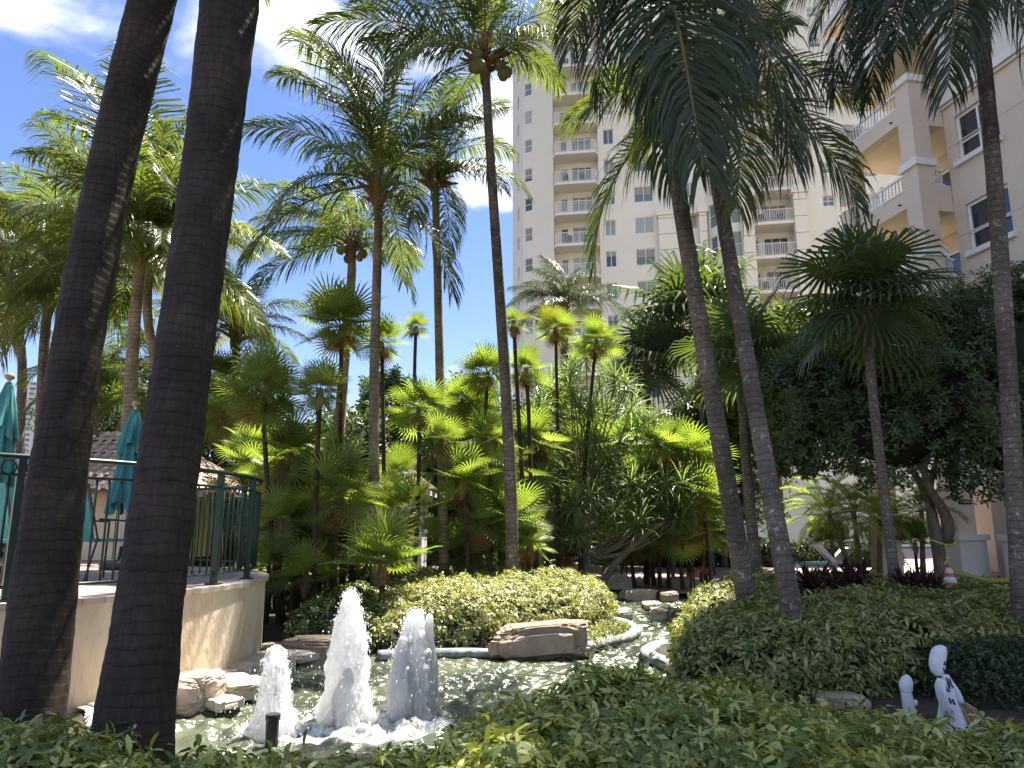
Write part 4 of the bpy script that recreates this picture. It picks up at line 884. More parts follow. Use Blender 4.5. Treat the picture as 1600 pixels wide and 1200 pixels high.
# hedges -----------------------------------------------------------
def whorl(nl=7, L=1., w=.30, e=.35, drop=.5, seed=0):
    r = np.random.default_rng(seed); V, F = [], []
    for k in range(nl):
        az = k * 2 * PI / nl + r.normal() * .3; el = e + r.normal() * .4; l = L * (.65 + .6 * r.random())
        q = np.array([[.1 * l, 0, 0], [.42 * l, -w * .46 * l, .03], [.42 * l, w * .46 * l, .03], [.76 * l, -w * .42 * l, 0], [.76 * l, w * .42 * l, 0], [l, 0, -.02]]); x, z = q[:, 0], q[:, 2]
        z = z + x * math.tan(el) * .6 - drop * x ** 2 / l; c_, s_ = math.cos(az), math.sin(az); V.append(np.c_[x * c_ - q[:, 1] * s_, x * s_ + q[:, 1] * c_, z]); F.append(np.array([[0, 1, 2], [1, 3, 2], [2, 3, 4], [3, 5, 4]]) + 6 * k)
    return np.concatenate(V), [np.concatenate(F)]
def hedge(label, poly, z0, ztop, n, ls, mats, seed=1, cat='hedge', name='schefflera_hedge', edge=.3, rough=.10, tpl=None, topfn=None, mixfn=None, core_m='core', jit=.05, nl=7):
    """a planted mass: leaf whorls over a rounded height field on poly (world xy), with a dark interior below"""
    r = np.random.default_rng(seed); poly = np.array([tuple(p)[:2] for p in poly]); lo, hi = poly.min(0), poly.max(0)
    def H(P):
        d_ = np.clip(-pdist(P, poly), 0, 9); top = (ztop if topfn is None else topfn(P)); nz = rough * fbm(np.c_[P * 2.1, P[:, :1] * 0], seed, 3)
        return np.where(d_ > 0, z0 + (top + nz - z0) * (1 - np.exp(-d_ / edge * 1.6)) ** .5, z0), d_
    st = max(.07, (hi - lo).max() / 90); X, Y = np.meshgrid(np.arange(lo[0] - .1, hi[0] + .1, st), np.arange(lo[1] - .1, hi[1] + .1, st)); P = np.c_[X.ravel(), Y.ravel()]; h, _ = H(P)
    nx_ = X.shape[1]; i = (np.arange(X.shape[0] - 1)[:, None] * nx_ + np.arange(nx_ - 1)[None]).ravel(); b = MB(); F_ = np.c_[i, i + 1, i + nx_ + 1, i + nx_]; F_ = F_[(_[F_] > 0).any(1)]
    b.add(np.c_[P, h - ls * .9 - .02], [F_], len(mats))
    # rejection-sample by surface slope so that the steep sides are covered as densely as the top
    N = n * 6; Q = lo + (hi - lo) * r.random((N, 2)); h, d_ = H(Q); e = .03; hx, _a = H(Q + [e, 0]); hy, _a = H(Q + [0, e]); gx_, gy_ = (hx - h) / e, (hy - h) / e; wgt = np.sqrt(1 + np.minimum(gx_ ** 2 + gy_ ** 2, 60)); wgt[d_ <= 0] = 0
    pr = wgt / wgt.sum(); k = r.choice(N, n, p=pr); Q, h, d_, gx_, gy_ = Q[k], h[k], d_[k], gx_[k], gy_[k]
    Q = Q + r.normal(size=Q.shape) * .02; h, _a = H(Q); h = np.where(h <= z0 + .01, z0 + (ztop - z0) * r.random(n) * .5, h)
    nr = np.c_[-gx_, -gy_, np.ones(n)]; nr /= np.linalg.norm(nr, axis=1)[:, None]; nr[:, 2] += .35; nr += r.normal(size=nr.shape) * .42
    pos = np.c_[Q, h] + r.normal(size=(n, 3)) * jit * .6 - np.array([0, 0, jit]) * np.abs(r.normal(size=(n, 1))) * .5
    mi = r.random(n) if mixfn is None else mixfn(pos, r)
    tpls = [whorl(nl, seed=q) for q in range(3)] if tpl is None else tpl
    for q in range(len(mats)):
        sel = (mi * len(mats)).astype(int).clip(0, len(mats) - 1) == q
        if not sel.any(): continue
        idx = np.where(sel)[0]
        for j, (tv, tf) in enumerate(tpls):
            ii = idx[j::len(tpls)]
            if len(ii): b.inst(tv, tf, pos[ii], frame_to(nr[ii], r.random(len(ii)) * 6.28), ls * (.65 + .7 * r.random(len(ii))), q)
    return tag(b.obj(name, [M_[x] for x in mats] + [M_[core_m]]), label, cat, kind='stuff')
small_tpl = []
for s_ in range(3):
    r_ = np.random.default_rng(s_); tv, tf = leaf_tpl(1, .5); V, F = [], []
    for k in range(4):
        a = r_.random() * 6.28; el = r_.random() * 1.0; q = np.c_[tv[:, 0] * math.cos(el) - tv[:, 2] * math.sin(el), tv[:, 1], tv[:, 0] * math.sin(el) + tv[:, 2]]; V.append(np.c_[q[:, 0] * math.cos(a) - q[:, 1] * math.sin(a), q[:, 0] * math.sin(a) + q[:, 1] * math.cos(a), q[:, 2]]); F.append(tf[0] + 4 * k)
    small_tpl.append((np.concatenate(V), [np.concatenate(F)]))

# ================================================================== THE TWO NEAR TRUNKS
def near_palm(label, pts, Y, ws, seed, L=3.4):
    """pts pixels bottom to top with pixel widths ws; trunk continues above the frame to its own crown"""
    random.seed(seed); W = [at(x, y, Y + .12 * k) for k, (x, y) in enumerate(pts)]; rad = [w * (p.y / (cP - (600 - q[1]) / FPX * sP)) / FPX / 2 * .985 for w, p, q in zip(ws, W, pts)]
    d = (W[0] - W[1]).normalized(); W = [W[0] + d * ((GZ - .1 - W[0].z) / d.z)] + W; rad = [rad[0] * 1.18] + rad
    u_ = (W[-1] - W[-2]).normalized(); W += [W[-1] + u_ * 1.4 + Vector((0, 0, .1)), W[-1] + u_ * 2.7 + Vector((.0, 0, .4))]; rad += [rad[-1] * .93, rad[-1] * .88]
    Pn = np.array([tuple(p) for p in W]); cum = np.r_[0, np.cumsum(np.linalg.norm(np.diff(Pn, axis=0), axis=1))]; n = 260; s = np.linspace(0, cum[-1], n)
    from numpy.polynomial import polynomial as PL
    P = np.stack([PL.polyval(s, PL.polyfit(cum, Pn[:, k], 4)) for k in range(3)], -1); rr = np.interp(s, cum, rad); bp = Vector((P[0][0], P[0][1], GZ)); t_ = empty('coconut_palm', bp, label, 'palm tree', 'coconut palms in the garden')
    ringw = .062
    def fn(l, a):
        lw = l + .03 * vnoise(np.stack(np.broadcast_arrays(l * 1.5, np.cos(a) * 1.1, np.sin(a) * 1.1), -1), seed) * 2; ph = (lw / ringw) % 1
        ridge = .014 * np.exp(-((ph - .12) / .16) ** 2) + .008 * ph; q3 = np.stack(np.broadcast_arrays(l * 9, np.cos(a) * 3.2, np.sin(a) * 3.2), -1); lump = .030 * vnoise(q3, seed + 3) + .018 * vnoise(q3 * 2.6, seed + 4)
        pit = -.05 * np.clip(vnoise(np.stack(np.broadcast_arrays(l * 7, np.cos(a) * 4, np.sin(a) * 4), -1), seed + 7) - .62, 0, 1) * 2.5
        return 1 + ridge + lump + pit
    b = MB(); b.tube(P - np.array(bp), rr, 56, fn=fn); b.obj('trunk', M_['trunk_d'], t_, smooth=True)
    top = Vector(P[-1]); crown_extras(t_, top, rad[-1], 5, seed)
    for k in range(15):
        q = (k + .5) / 15; az = k * 2.4 + seed; frond_auto(t_, top + Vector((0, 0, .15)), az, 78 - 80 * q, 60, L * random.uniform(.85, 1.05), 'coco', k % 3)
    return t_
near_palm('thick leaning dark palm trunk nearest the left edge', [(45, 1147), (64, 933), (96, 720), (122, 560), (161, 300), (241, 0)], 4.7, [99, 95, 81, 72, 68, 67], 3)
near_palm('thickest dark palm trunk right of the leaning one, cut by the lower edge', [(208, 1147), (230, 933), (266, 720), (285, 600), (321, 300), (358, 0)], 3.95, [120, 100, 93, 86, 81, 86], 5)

# ================================================================== COCONUT PALMS (base pixel ... crown pixel)
coconut('tall slim coconut palm with green nuts right of centre, crown against the tower', [(800, 935), (797, 780), (793, 640), (781, 460), (768, 280), (758, 95)], (12.2, 12.0), (.118, .078),
  [(497, 48, -.6, 60), (560, 5, .3, 75), (880, 128, .2, 75), (835, 60, -.8, 75), (610, 120, -1.5, 60), (700, -80, .5, 45), (800, -120, 0, 45), (870, -40, 1, 60), (640, -50, 1, 60), (930, 20, -.6, 75), (700, 190, 1.5, 45), (760, -160, .6, 30), (560, -60, 1.2, 60)], 4, 2.4, nuts=9, seed=11, hi=60, lo=-10, xa=0)
coconut('full bushy coconut palm left of centre with straight pale trunk', [(588, 905), (586, 760), (584, 620), (586, 480), (592, 385), (592, 300)], (11.6, 12.2), (.092, .072),
  [(384, 205, -.5, 75), (500, 70, .3, 45), (455, 130, 1, 60), (590, 55, .2, 15), (655, 62, .2, 30), (545, 75, -.5, 30), (700, 120, .2, 45), (720, 175, -1, 60), (380, 412, -.8, 60), (430, 330, -1.5, 75), (703, 455, -.6, 45), (660, 345, -1.5, 60), (480, 240, -2, 60), (500, 380, 1, 60), (715, 260, .8, 75), (640, 440, 1.5, 60), (460, 60, 1.2, 45)], 1, 2.2, xa=0, seed=12, hi=85, lo=10, m='trunk_s')
coconut('coconut palm with swept fronds between the bushy palm and the tall slim one', [(694, 890), (691, 760), (688, 600), (684, 450), (680, 280)], (12.9, 13.4), (.098, .072),
  [(822, 300, -.5, 75), (785, 165, .5, 60), (742, 120, .8, 45), (708, 405, -.4, 45), (726, 340, .4, 60), (612, 250, -.6, 75), (640, 170, .2, 60), (700, 130, .3, 30), (800, 235, 1, 75), (620, 335, .8, 60), (765, 290, -1.5, 60)], 2, 2.05, xa=0, seed=13, m='trunk_s', hi=80, lo=0)
coconut('small coconut palm with orange flower stalks behind the bushy palm', [(528, 745), (533, 640), (541, 520), (549, 445), (549, 385)], (19.5, 19.0), (.16, .11),
  [(392, 455, 0, 45), (380, 400, .4, 60), (400, 345, .6, 75), (645, 465, 0, 75), (470, 290, 0, 45), (520, 270, 0, 30), (600, 280, 0, 45), (630, 350, .5, 75), (440, 330, -.5, 60), (600, 410, -1, 60)], 4, 2.6, nuts=7, seed=14, m='trunk_s', hi=70, lo=0)
coconut('coconut palm seen between the two near trunks, fruit stalks at its crown', [(196, 740), (203, 620), (209, 520), (216, 440), (224, 395)], (14.5, 14.2), (.14, .10),
  [(130, 120, 1, 60), (68, 250, .3, 60), (55, 400, -1, 75), (250, 95, .4, 30), (290, 175, .6, 45), (300, 300, 1, 60), (170, 190, -.8, 60), (110, 330, .6, 75), (262, 385, -1.5, 75), (180, 400, -1.6, 75), (235, 190, -.6, 30), (95, 190, .8, 60), (330, 250, 0, 60)], 14, 3.1, nuts=6, seed=15, m='trunk_s', hi=88, lo=-15)
coconut('coconut palm with a crooked pale trunk just right of its neighbour behind the near trunks', [(262, 720), (250, 600), (238, 545), (230, 480), (236, 400)], (15.8, 15.5), (.12, .09), [(360, 330, .4, 60), (400, 370, 0, 75), (340, 260, 1, 45), (396, 500, -1, 45), (300, 480, 0, 75)], 10, 3.0, seed=16, m='trunk_s', lo=-20)
coconut('coconut palm at the left edge behind the umbrella with yellowing lower fronds', [(60, 720), (64, 640), (69, 560), (72, 500), (84, 425)], (17.5, 17), (.13, .10),
  [(0, 300, 0, 60), (-30, 420, -1, 75), (20, 470, -1.5, 60), (140, 300, 0, 60), (170, 420, -1, 60), (-10, 590, -1.5, 45, 'coco_y'), (5, 540, -1, 45, 'coco_y'), (60, 270, 0, 45)], 14, 3.3, seed=17, lo=-25)
coconut('coconut palm half out of frame at far left', [(28, 720), (32, 620), (36, 560), (20, 480), (-10, 400)], (21, 20.5), (.14, .10), [(60, 300, 0, 60), (70, 450, 0, 60), (10, 520, -1, 60)], 16, 3.6, seed=18)
coconut('leaning coconut palm rooted in the right hedge, dark streaked trunk', [(1243, 985), (1224, 880), (1190, 690), (1155, 490), (1128, 330), (1098, 150)], (7.2, 8.5), (.105, .078),
  [(888, 205, .6, 75), (928, 402, .2, 60), (1332, 330, 0, 75), (1335, 165, .3, 75), (1240, 40, .6, 45), (1150, 20, .8, 30), (1010, 20, .6, 45), (960, 140, 1, 75), (1260, 240, -1, 75), (1190, 330, -1.2, 60), (1010, 300, -1, 75), (1080, -40, .5, 15), (990, 240, 1.5, 60)], 1, 1.7, seed=19, kind='coco', lo=0, nuts=0, xa=2)
coconut('leaning coconut palm just left of the streaked one, long fronds hanging from above', [(1166, 948), (1152, 860), (1128, 700), (1085, 450), (1052, 250), (1032, 90), (1022, -60)], (8.9, 7.4), (.118, .08),
  [(1050, 270, -1.6, 45, 'coco_d'), (1125, 245, -1.4, 45, 'coco_d'), (985, 215, -.8, 60, 'coco_d'), (925, 165, -.4, 60, 'coco_d'), (1185, 235, -1.0, 60, 'coco_d'), (1140, -150, 1, 45), (940, 60, -1.2, 60, 'coco_d')], 4, 1.7, seed=20, hi=85, lo=30, xa=1, more=[(a, e, 3.0) for a, e in ((205, 35), (222, 20), (238, 40), (250, 15), (262, 30), (230, 60), (215, 5), (183, 50), (170, 60), (192, 30))])  # extra fronds, mostly out of view, added to shade the hedge and near trunk
coconut('coconut palm at the right edge with long fronds hanging over the windows', [(1596, 965), (1590, 900), (1578, 600), (1564, 400), (1545, 180), (1522, -10), (1505, -90)], (8.1, 8.0), (.10, .08),
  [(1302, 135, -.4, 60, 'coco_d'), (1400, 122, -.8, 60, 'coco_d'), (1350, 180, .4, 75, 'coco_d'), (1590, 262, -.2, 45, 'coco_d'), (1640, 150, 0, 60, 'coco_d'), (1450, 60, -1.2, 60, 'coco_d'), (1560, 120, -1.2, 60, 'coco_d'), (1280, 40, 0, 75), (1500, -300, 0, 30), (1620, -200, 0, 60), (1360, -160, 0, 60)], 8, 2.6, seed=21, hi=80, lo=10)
coconut('coconut palm low behind the thickest trunk with silvery hanging fronds', [(372, 740), (370, 620), (368, 520)], (19, 19), (.13, .1), [(430, 560, -.6, 75), (455, 500, -.3, 60), (300, 540, -.6, 75), (410, 610, -1, 60), (380, 430, 0, 30), (330, 450, 0, 45)], 9, 2.2, seed=31, hi=80, lo=-20, xa=4)
coconut('dense low coconut palm above the roof of the terrace hut', [(150, 700), (150, 640), (152, 590)], (19.5, 19.5), (.13, .1), [(60, 640, -.6, 75), (240, 650, -.6, 75), (200, 560, 0, 60)], 12, 2.1, seed=32, hi=80, lo=-30, xa=6)
coconut('dense coconut palm between the pair of slender left trunks and the umbrella', [(262, 740), (262, 680), (260, 620)], (18, 18), (.13, .1), [(200, 700, -.8, 75), (330, 690, -.6, 75)], 12, 2.0, seed=33, hi=80, lo=-40, xa=6)
coconut('wind-swept blue-green coconut palm low in front of the tower', [(880, 700), (880, 600), (882, 540), (880, 478)], (26, 25.6), (.16, .13),
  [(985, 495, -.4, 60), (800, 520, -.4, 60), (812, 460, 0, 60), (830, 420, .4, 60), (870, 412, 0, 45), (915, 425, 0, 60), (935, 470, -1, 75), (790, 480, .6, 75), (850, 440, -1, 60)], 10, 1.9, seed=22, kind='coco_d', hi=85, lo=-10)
# third trunk of the group on the right: a tall fountain palm, and its neighbours
def livistona(label, px, py, Y, R_px, base, n=22, m='trunk', rad=.11, seed=1, yt=None): return fan_palm(label, px, py, Y, R_px, base, 'livi', n, m, rad, -55, 80, .55, seed, 'fan palm', 'fountain_palm', 'dark fountain palms', pl=.62)
livistona('dark fountain palm with weeping leaf tips standing before the big tree at right', 1350, 470, 11.0, 158, (1396, None), 22, rad=.085, seed=3)
livistona('broad dark fountain palm behind the leaning trunks', 1085, 500, 22.5, 150, (1110, None), 24, rad=.09, seed=4)
livistona('dark fountain palm with pale trunk between the two leaning trunks', 1160, 560, 15.0, 130, (1184, None), 20, rad=.125, seed=5)
livistona('dark fountain palm low behind the screw pines', 1010, 570, 21.5, 95, (1010, None), 16, rad=.09, seed=6)

# ================================================================== FAN PALMS of the planting
FP = [ # label, px, py, Y, radius px, base px, kind, n, options
 ('tall fan palm with dark trunk in front of the pale coconut trunk at left', 534, 512, 12.6, 82, (541, None), 'fan', 26, dict(mix=.25)),
 ('big grey-green fan palm above the end of the railing', 412, 615, 11.2, 84, (452, None), 'fan', 26, dict(mix=.1)),
 ('fan palm on the straight thin trunk left of the tallest jet', 500, 612, 10.8, 56, (498, None), 'fan', 20, dict(mix=.35)),
 ('fan palm crown caught by the sun against the pale coconut trunk', 596, 535, 13.5, 52, (604, None), 'fan_y', 16, {}),
 ('small lone fan palm on a thin stem against the blue sky', 650, 512, 27.0, 32, (662, None), 'fan', 16, dict(rad=.08)),
 ('yellowest fan palm, mid height between the two pale trunks', 655, 642, 13.0, 58, (645, None), 'fan_y', 16, dict(mixkind='coco_y')),
 ('fan palm behind the trunk of the swept coconut palm', 722, 628, 15.5, 50, (726, None), 'fan', 18, dict(mix=.3)),
 ('leaning fan palm whose thin trunk slants down to the right', 716, 560, 12.8, 1, (790, None), 'fan', 0, {}),
 ('high fan palm left of the tall slim coconut trunk', 762, 585, 14.5, 60, (770, None), 'fan', 20, dict(mix=.4)),
 ('thin fan palm with hanging red-brown dead leaves beside the tower corner', 803, 505, 13.5, 34, (830, None), 'fan', 12, {}),
 ('bright fan palm highest in front of the tower', 868, 515, 13.2, 46, (872, None), 'fan_y', 18, dict(mix=.3, mixkind='coco_y')),
 ('round bright fan palm with orange old leaves beneath', 932, 535, 13.4, 50, (905, None), 'fan_y', 20, dict(mix=.3, mixkind='fan')),
 ('fan palm crown just right of the tall slim coconut trunk', 822, 580, 14.0, 48, (826, None), 'fan_y', 16, dict(mix=.4, mixkind='fan')),
 ('fan palm with wide leaves beside the railing end', 455, 712, 11.6, 72, (470, None), 'fan_y', 18, dict(mix=.5, mixkind='fan')),
 ('fan palm of long bright leaves above the left jet', 532, 772, 11.0, 84, (528, None), 'fan_y', 20, dict(mix=.35, mixkind='fan')),
 ('low fan palm spreading over the shrubs left of the right-hand jets', 598, 882, 10.4, 84, (598, None), 'fan_y', 22, dict(mix=.2, mixkind='fan', lo=-15)),
 ('fan palm with one glowing leaf before the white kiosk', 645, 800, 13.0, 66, (625, None), 'fan_y', 12, dict(mix=.2, mixkind='fan')),
 ('small fan palm with drooping crown on a brown stem before the kiosk', 607, 772, 13.2, 40, (607, None), 'fan', 10, {}),
 ('fan palm low at the left jet beside the retaining wall', 440, 815, 11.2, 62, (445, None), 'fan_y', 16, dict(mix=.4, mixkind='fan')),
 ('fan palm at mid height beside the swept palm trunk', 722, 755, 12.4, 62, (730, None), 'fan', 20, dict(mix=.3)),
 ('fan palm of narrow leaves left of the tall slim trunk', 765, 690, 13.0, 58, (765, None), 'fan', 18, dict(mix=.5)),
 ('bright low fan palm behind the gold hedge', 752, 822, 12.6, 60, (752, None), 'fan_y', 18, dict(mix=.5, mixkind='fan')),
 ('lowest fan palm at the foot of the tall slim trunk', 828, 850, 12.8, 48, (828, None), 'fan_y', 16, dict(mix=.4, mixkind='fan')),
 ('glowing fan palm at the top of the right clump', 1075, 712, 14.2, 60, (1072, None), 'fan_y', 20, dict(mixkind='coco_y', mix=.2)),
 ('fan palm left in the right clump behind the screw pine leaves', 1015, 745, 14.6, 62, (1020, None), 'fan', 20, dict(mix=.5)),
 ('fan palm at the right side of the right clump', 1082, 795, 14.0, 52, (1080, None), 'fan_y', 18, dict(mix=.4, mixkind='fan')),
 ('dark-stemmed fan palm at the foot of the right clump', 1040, 840, 14.0, 56, (1042, None), 'fan_y', 18, dict(mix=.4, mixkind='fan')),
 ('fan palm low left in the right clump above the rocks', 985, 845, 14.3, 56, (990, None), 'fan', 18, dict(mix=.3)),
 ('fan palm in the gap left of the right clump', 900, 700, 15.5, 56, (905, None), 'fan', 18, dict(mix=.4)),
 ('fan palm behind the screw pines near the bridge', 868, 640, 15.8, 50, (872, None), 'fan', 16, dict(mix=.4)),
 ('fan palm in the shade behind the railing end', 385, 730, 13.5, 55, (390, None), 'fan', 16, {}),
 ('far fan palm over the terrace railing', 345, 660, 17.0, 60, (345, None), 'fan', 18, {}),
 ('fan palm peeping behind the thickest trunk', 350, 590, 18.5, 60, (350, None), 'fan', 18, {}),
 ('low fan palm at the pool corner among the dark shrubs', 505, 850, 11.4, 52, (505, None), 'fan_y', 14, dict(mix=.3, mixkind='fan')),
 ('fan palm right behind the gold hedge at centre', 700, 858, 13.2, 52, (700, None), 'fan_y', 16, dict(mix=.5, mixkind='fan')),
]
for k, (lb, px, py, Y, rp, bs, kd, n, op) in enumerate(FP):
    if n == 0: continue
    if px >= 855: Y *= 1.27
    fan_palm(lb, px, py, Y, rp, bs, kd, n, seed=k + 1, **op)
fan_palm('leaning fan palm whose thin trunk slants down to the right', 690, 690, 12.6, 52, (792, None), 'fan', 18, seed=60, mix=.3)
# smaller palms filling the thicket
LOW = [(432, 880, 11.3, 'low lime fan palm at the wall corner above the dark shrubs'), (478, 905, 10.9, 'low lime fan palm left of the tallest jet'), (560, 862, 11.6, 'low lime fan palm behind the tallest jet'), (505, 800, 11.8, 'lime fan palm over the thin dark stems at left'), (455, 770, 12.0, 'lime fan palm over the railing end'), (800, 812, 12.9, 'lime fan palm touching the slim trunk foot'), (1035, 700, 13.6, 'lime fan palm crowning the left of the right clump'), (1098, 780, 13.4, 'lime fan palm at the right rim of the right clump'), (1060, 850, 13.4, 'low lime fan palm over the pinkish boulder')]
for k, (px, py, Y, lb) in enumerate(LOW): fan_palm(lb, px, py, Y * (1.3 if px > 900 else 1), 56 + (k * 11) % 22, (px + (k * 17) % 24 - 12, None), 'fan_y', 16, seed=300 + k, mix=.25, mixkind='fan', lo=-20 if k != 6 else -45)
FILL = [(628, 745, 14.5, 'fan palm screening the pointed kiosk roof'), (745, 640, 15.4, 'fan palm high in the thicket between the swept and the slim trunk'), (790, 745, 14.2, 'fan palm crossed by the tall slim trunk halfway up'), (775, 780, 13.6, 'fan palm touching the slim trunk above the gold bed'),
 (835, 690, 15, 'fan palm just right of the slim trunk at mid height'), (860, 790, 14.2, 'fan palm low behind the wide screw pine, left side'), (880, 850, 13.8, 'lowest fan palm under the curved pale limbs'), (945, 700, 15.4, 'fan palm behind the upper screw pine branches'), (960, 860, 15, 'fan palm beside the footbridge end'),
 (1000, 700, 15.5, 'fan palm at the upper left of the right clump'), (1050, 760, 15.2, 'fan palm in the middle of the right clump'), (1100, 830, 14.8, 'fan palm at the lower right rim of the right clump'), (1095, 735, 15.2, 'fan palm touching the leaning trunks from the left'), (1010, 810, 15, 'fan palm deep inside the right clump'),
 (560, 800, 12.6, 'fan palm just left of the bushy coconut trunk'), (480, 780, 12.4, 'fan palm above the shortest jet'), (430, 740, 12.8, 'fan palm hugging the railing end'), (545, 830, 12, 'fan palm right above the tallest jet'), (470, 860, 11.6, 'low fan palm over the dark shrubs by the wall'),
 (400, 700, 14, 'fan palm behind the curved railing top'), (740, 870, 13, 'fan palm rising from the back of the gold bed'), (520, 720, 13, 'fan palm between the two thin dark trunks at left')]
for k, (px, py, Y, lb) in enumerate(FILL):
    if px >= 855: Y *= 1.25
    fan_palm(lb, px, py, Y, 54 + (k * 7) % 18, (px + (k * 13) % 20 - 10, None), 'fan_y' if k % 2 else 'fan', 18, seed=200 + k, mix=.35, mixkind='fan' if k % 2 else 'fan_y')
# ================================================================== SCREW PINES and dracaenas
pandanus('tall many-branched screw pine between the slim trunk and the dark fountain palms', (910, 890), 17.6, [(890, 590, 0), (915, 560, .3), (870, 620, -.3), (935, 610, .2), (962, 590, 0), (905, 640, -.6), (860, 665, .1), (945, 650, -.5), (985, 640, .2), (930, 690, -.7), (880, 700, -.4), (970, 690, .3), (1000, 670, 0)], 1, .62, fork=(908, 760))
pandanus('wide low screw pine with curved pale limbs over the rocks', (925, 897), 16.9, [(870, 770, 0), (850, 815, -.3), (900, 790, -.4), (930, 760, 0), (840, 730, .3), (880, 740, .2), (960, 800, -.3), (985, 760, 0), (1000, 800, -.2), (1020, 775, .2), (950, 735, .1), (820, 780, 0), (905, 835, -.3), (1040, 760, .1), (1075, 790, .1)], 2, .62, fork=(918, 870))
pandanus('slim green dracaena cluster right of the tall slim trunk', (845, 890), 15.2, [(835, 650, 0), (850, 700, 0), (826, 720, .2), (855, 750, -.2), (838, 600, .3), (815, 680, .2), (1010, 720, .5)][:6], 3, .46, fork=(842, 820), rad=.035)
pandanus('spiky shrub cluster hugging the right clump', (1050, 890), 18.3, [(1040, 700, 0), (1060, 740, 0), (1085, 760, 0), (1100, 730, .2), (1020, 820, -.1), (1090, 830, 0), (1060, 800, -.2)], 4, .58, fork=(1052, 860), rad=.035)
b = MB(); Y_ = 17.0   # the long bare limb reaching right
lm = [at(940, 900, Y_), at(965, 880, Y_), at(985, 862, Y_), at(1005, 838, Y_), at(1022, 822, Y_), at(1040, 815, Y_)]
bp = Vector((lm[0].x, Y_, GZ)); t_ = empty('leaning_shrub', bp, 'bare grey limb slanting up right above the pale rocks', 'shrub'); b.tube(smooth_path([bp] + lm, 14) - np.array(bp), np.linspace(.10, .05, 14), 8); b.obj('limb', M_['bark_p'], t_, smooth=True)
for (x, y) in ((1042, 812), (1028, 800), (1060, 800)):
    b = MB(); b.tube([lm[-2] - bp, at(x, y, Y_) - bp], [.03, .02], 6); b.obj('branch', M_['bark_p'], t_); put('leaf_rosette', rosette_mesh('pand', 1), t_, at(x, y, Y_) - bp, sc=.6)
# ================================================================== DATE PALMS at right
for k, (px, py, bx, lab) in enumerate([(1296, 806, 1336, 'pygmy date palm nearest the loungers with slanting stem'), (1334, 800, 1345, 'middle pygmy date palm of the glowing trio'), (1375, 815, 1372, 'right pygmy date palm of the glowing trio'), (1440, 800, 1440, 'pygmy date palm behind the forked dark tree')]):
    Y = 19.5 + k * .5; top = at(px, py, Y); bp = Vector((at(bx, 880, Y).x, Y, GZ)); random.seed(90 + k); t_ = empty('date_palm', bp, lab, 'palm tree', 'pygmy date palms by the loungers'); trunk(t_, [bp, (bp + top) / 2, top], .075, .06, 'bark', 12, 8)
    for j in range(26): frond_auto(t_, top, j * 2.4, 85 - 95 * (j / 26) + random.uniform(-8, 8), 75, 1.45 * random.uniform(.85, 1.1), 'date', j % 3)
for k, (px, Y, r_) in enumerate([(1430, 20.5, .9), (1300, 21.2, 1.0), (1400, 22, 1.0)]):
    fan_palm(['low fan palm in the shade right of the date palms', 'low fan palm at the foot of the date palm trio', 'low fan palm left of the forked dark tree'][k], px, 850, Y, 45, (px, None), 'fan', 16, seed=120 + k, lo=0)

# ================================================================== BROADLEAF TREES
def B3(px, py, Y, rx, ry, rz): c = at(px, py, Y); return (c.x, c.y, c.z, rx, ry, rz)
bt = Vector((at(1478, 905, 12.5).x, 12.5, GZ))
broad_tree('big dark round-leaved tree with forked trunk at right', bt, [B3(1300, 640, 13.5, 1.35, 1.3, 1.1), B3(1395, 690, 12.6, 1.35, 1.2, .9), B3(1400, 590, 13, 1.5, 1.3, 1.2), B3(1500, 640, 12.3, 1.3, 1.2, 1.2), B3(1480, 520, 13, 1.3, 1.3, 1.1), B3(1250, 700, 13.4, .7, .9, .6), B3(1560, 560, 12.4, 1.1, 1.1, 1.2), B3(1560, 700, 12, .9, 1, .7), B3(1330, 560, 13.8, 1.2, 1.2, .9), B3(1420, 500, 13.6, 1.0, 1, .7), B3(1250, 600, 13.8, .9, 1, .9), B3(1600, 470, 12.8, .9, 1.0, .8)], 15000, .105,
  trunks=[[bt - Vector((.12, 0, .05)), at(1465, 840, 12.5), at(1440, 760, 12.7), at(1395, 690, 13)], [at(1478, 850, 12.5), at(1470, 790, 12.4), at(1445, 745, 12.4), at(1470, 660, 12.4)], [bt + Vector((-.06, .1, -.05)), at(1462, 850, 12.6), at(1452, 790, 12.7), at(1468, 700, 12.8)]], rad=.105, seed=2)
bt = Vector((at(1230, 880, 27).x, 27, GZ))
broad_tree('sunlit light-green tree behind the leaning trunks', bt, [B3(1230, 530, 24, 1.6, 1.4, 1.4), B3(1180, 560, 25, 1.4, 1.3, 1.5), B3(1290, 510, 24.5, 1.2, 1.2, 1.0), B3(1200, 660, 25, 1.3, 1.2, 1.5), B3(1150, 620, 25, 1.2, 1.2, 1.2)], 6500, .16, 'tree_l', trunks=[[bt, at(1215, 700, 25.5), at(1225, 560, 24.5)]], seed=3)
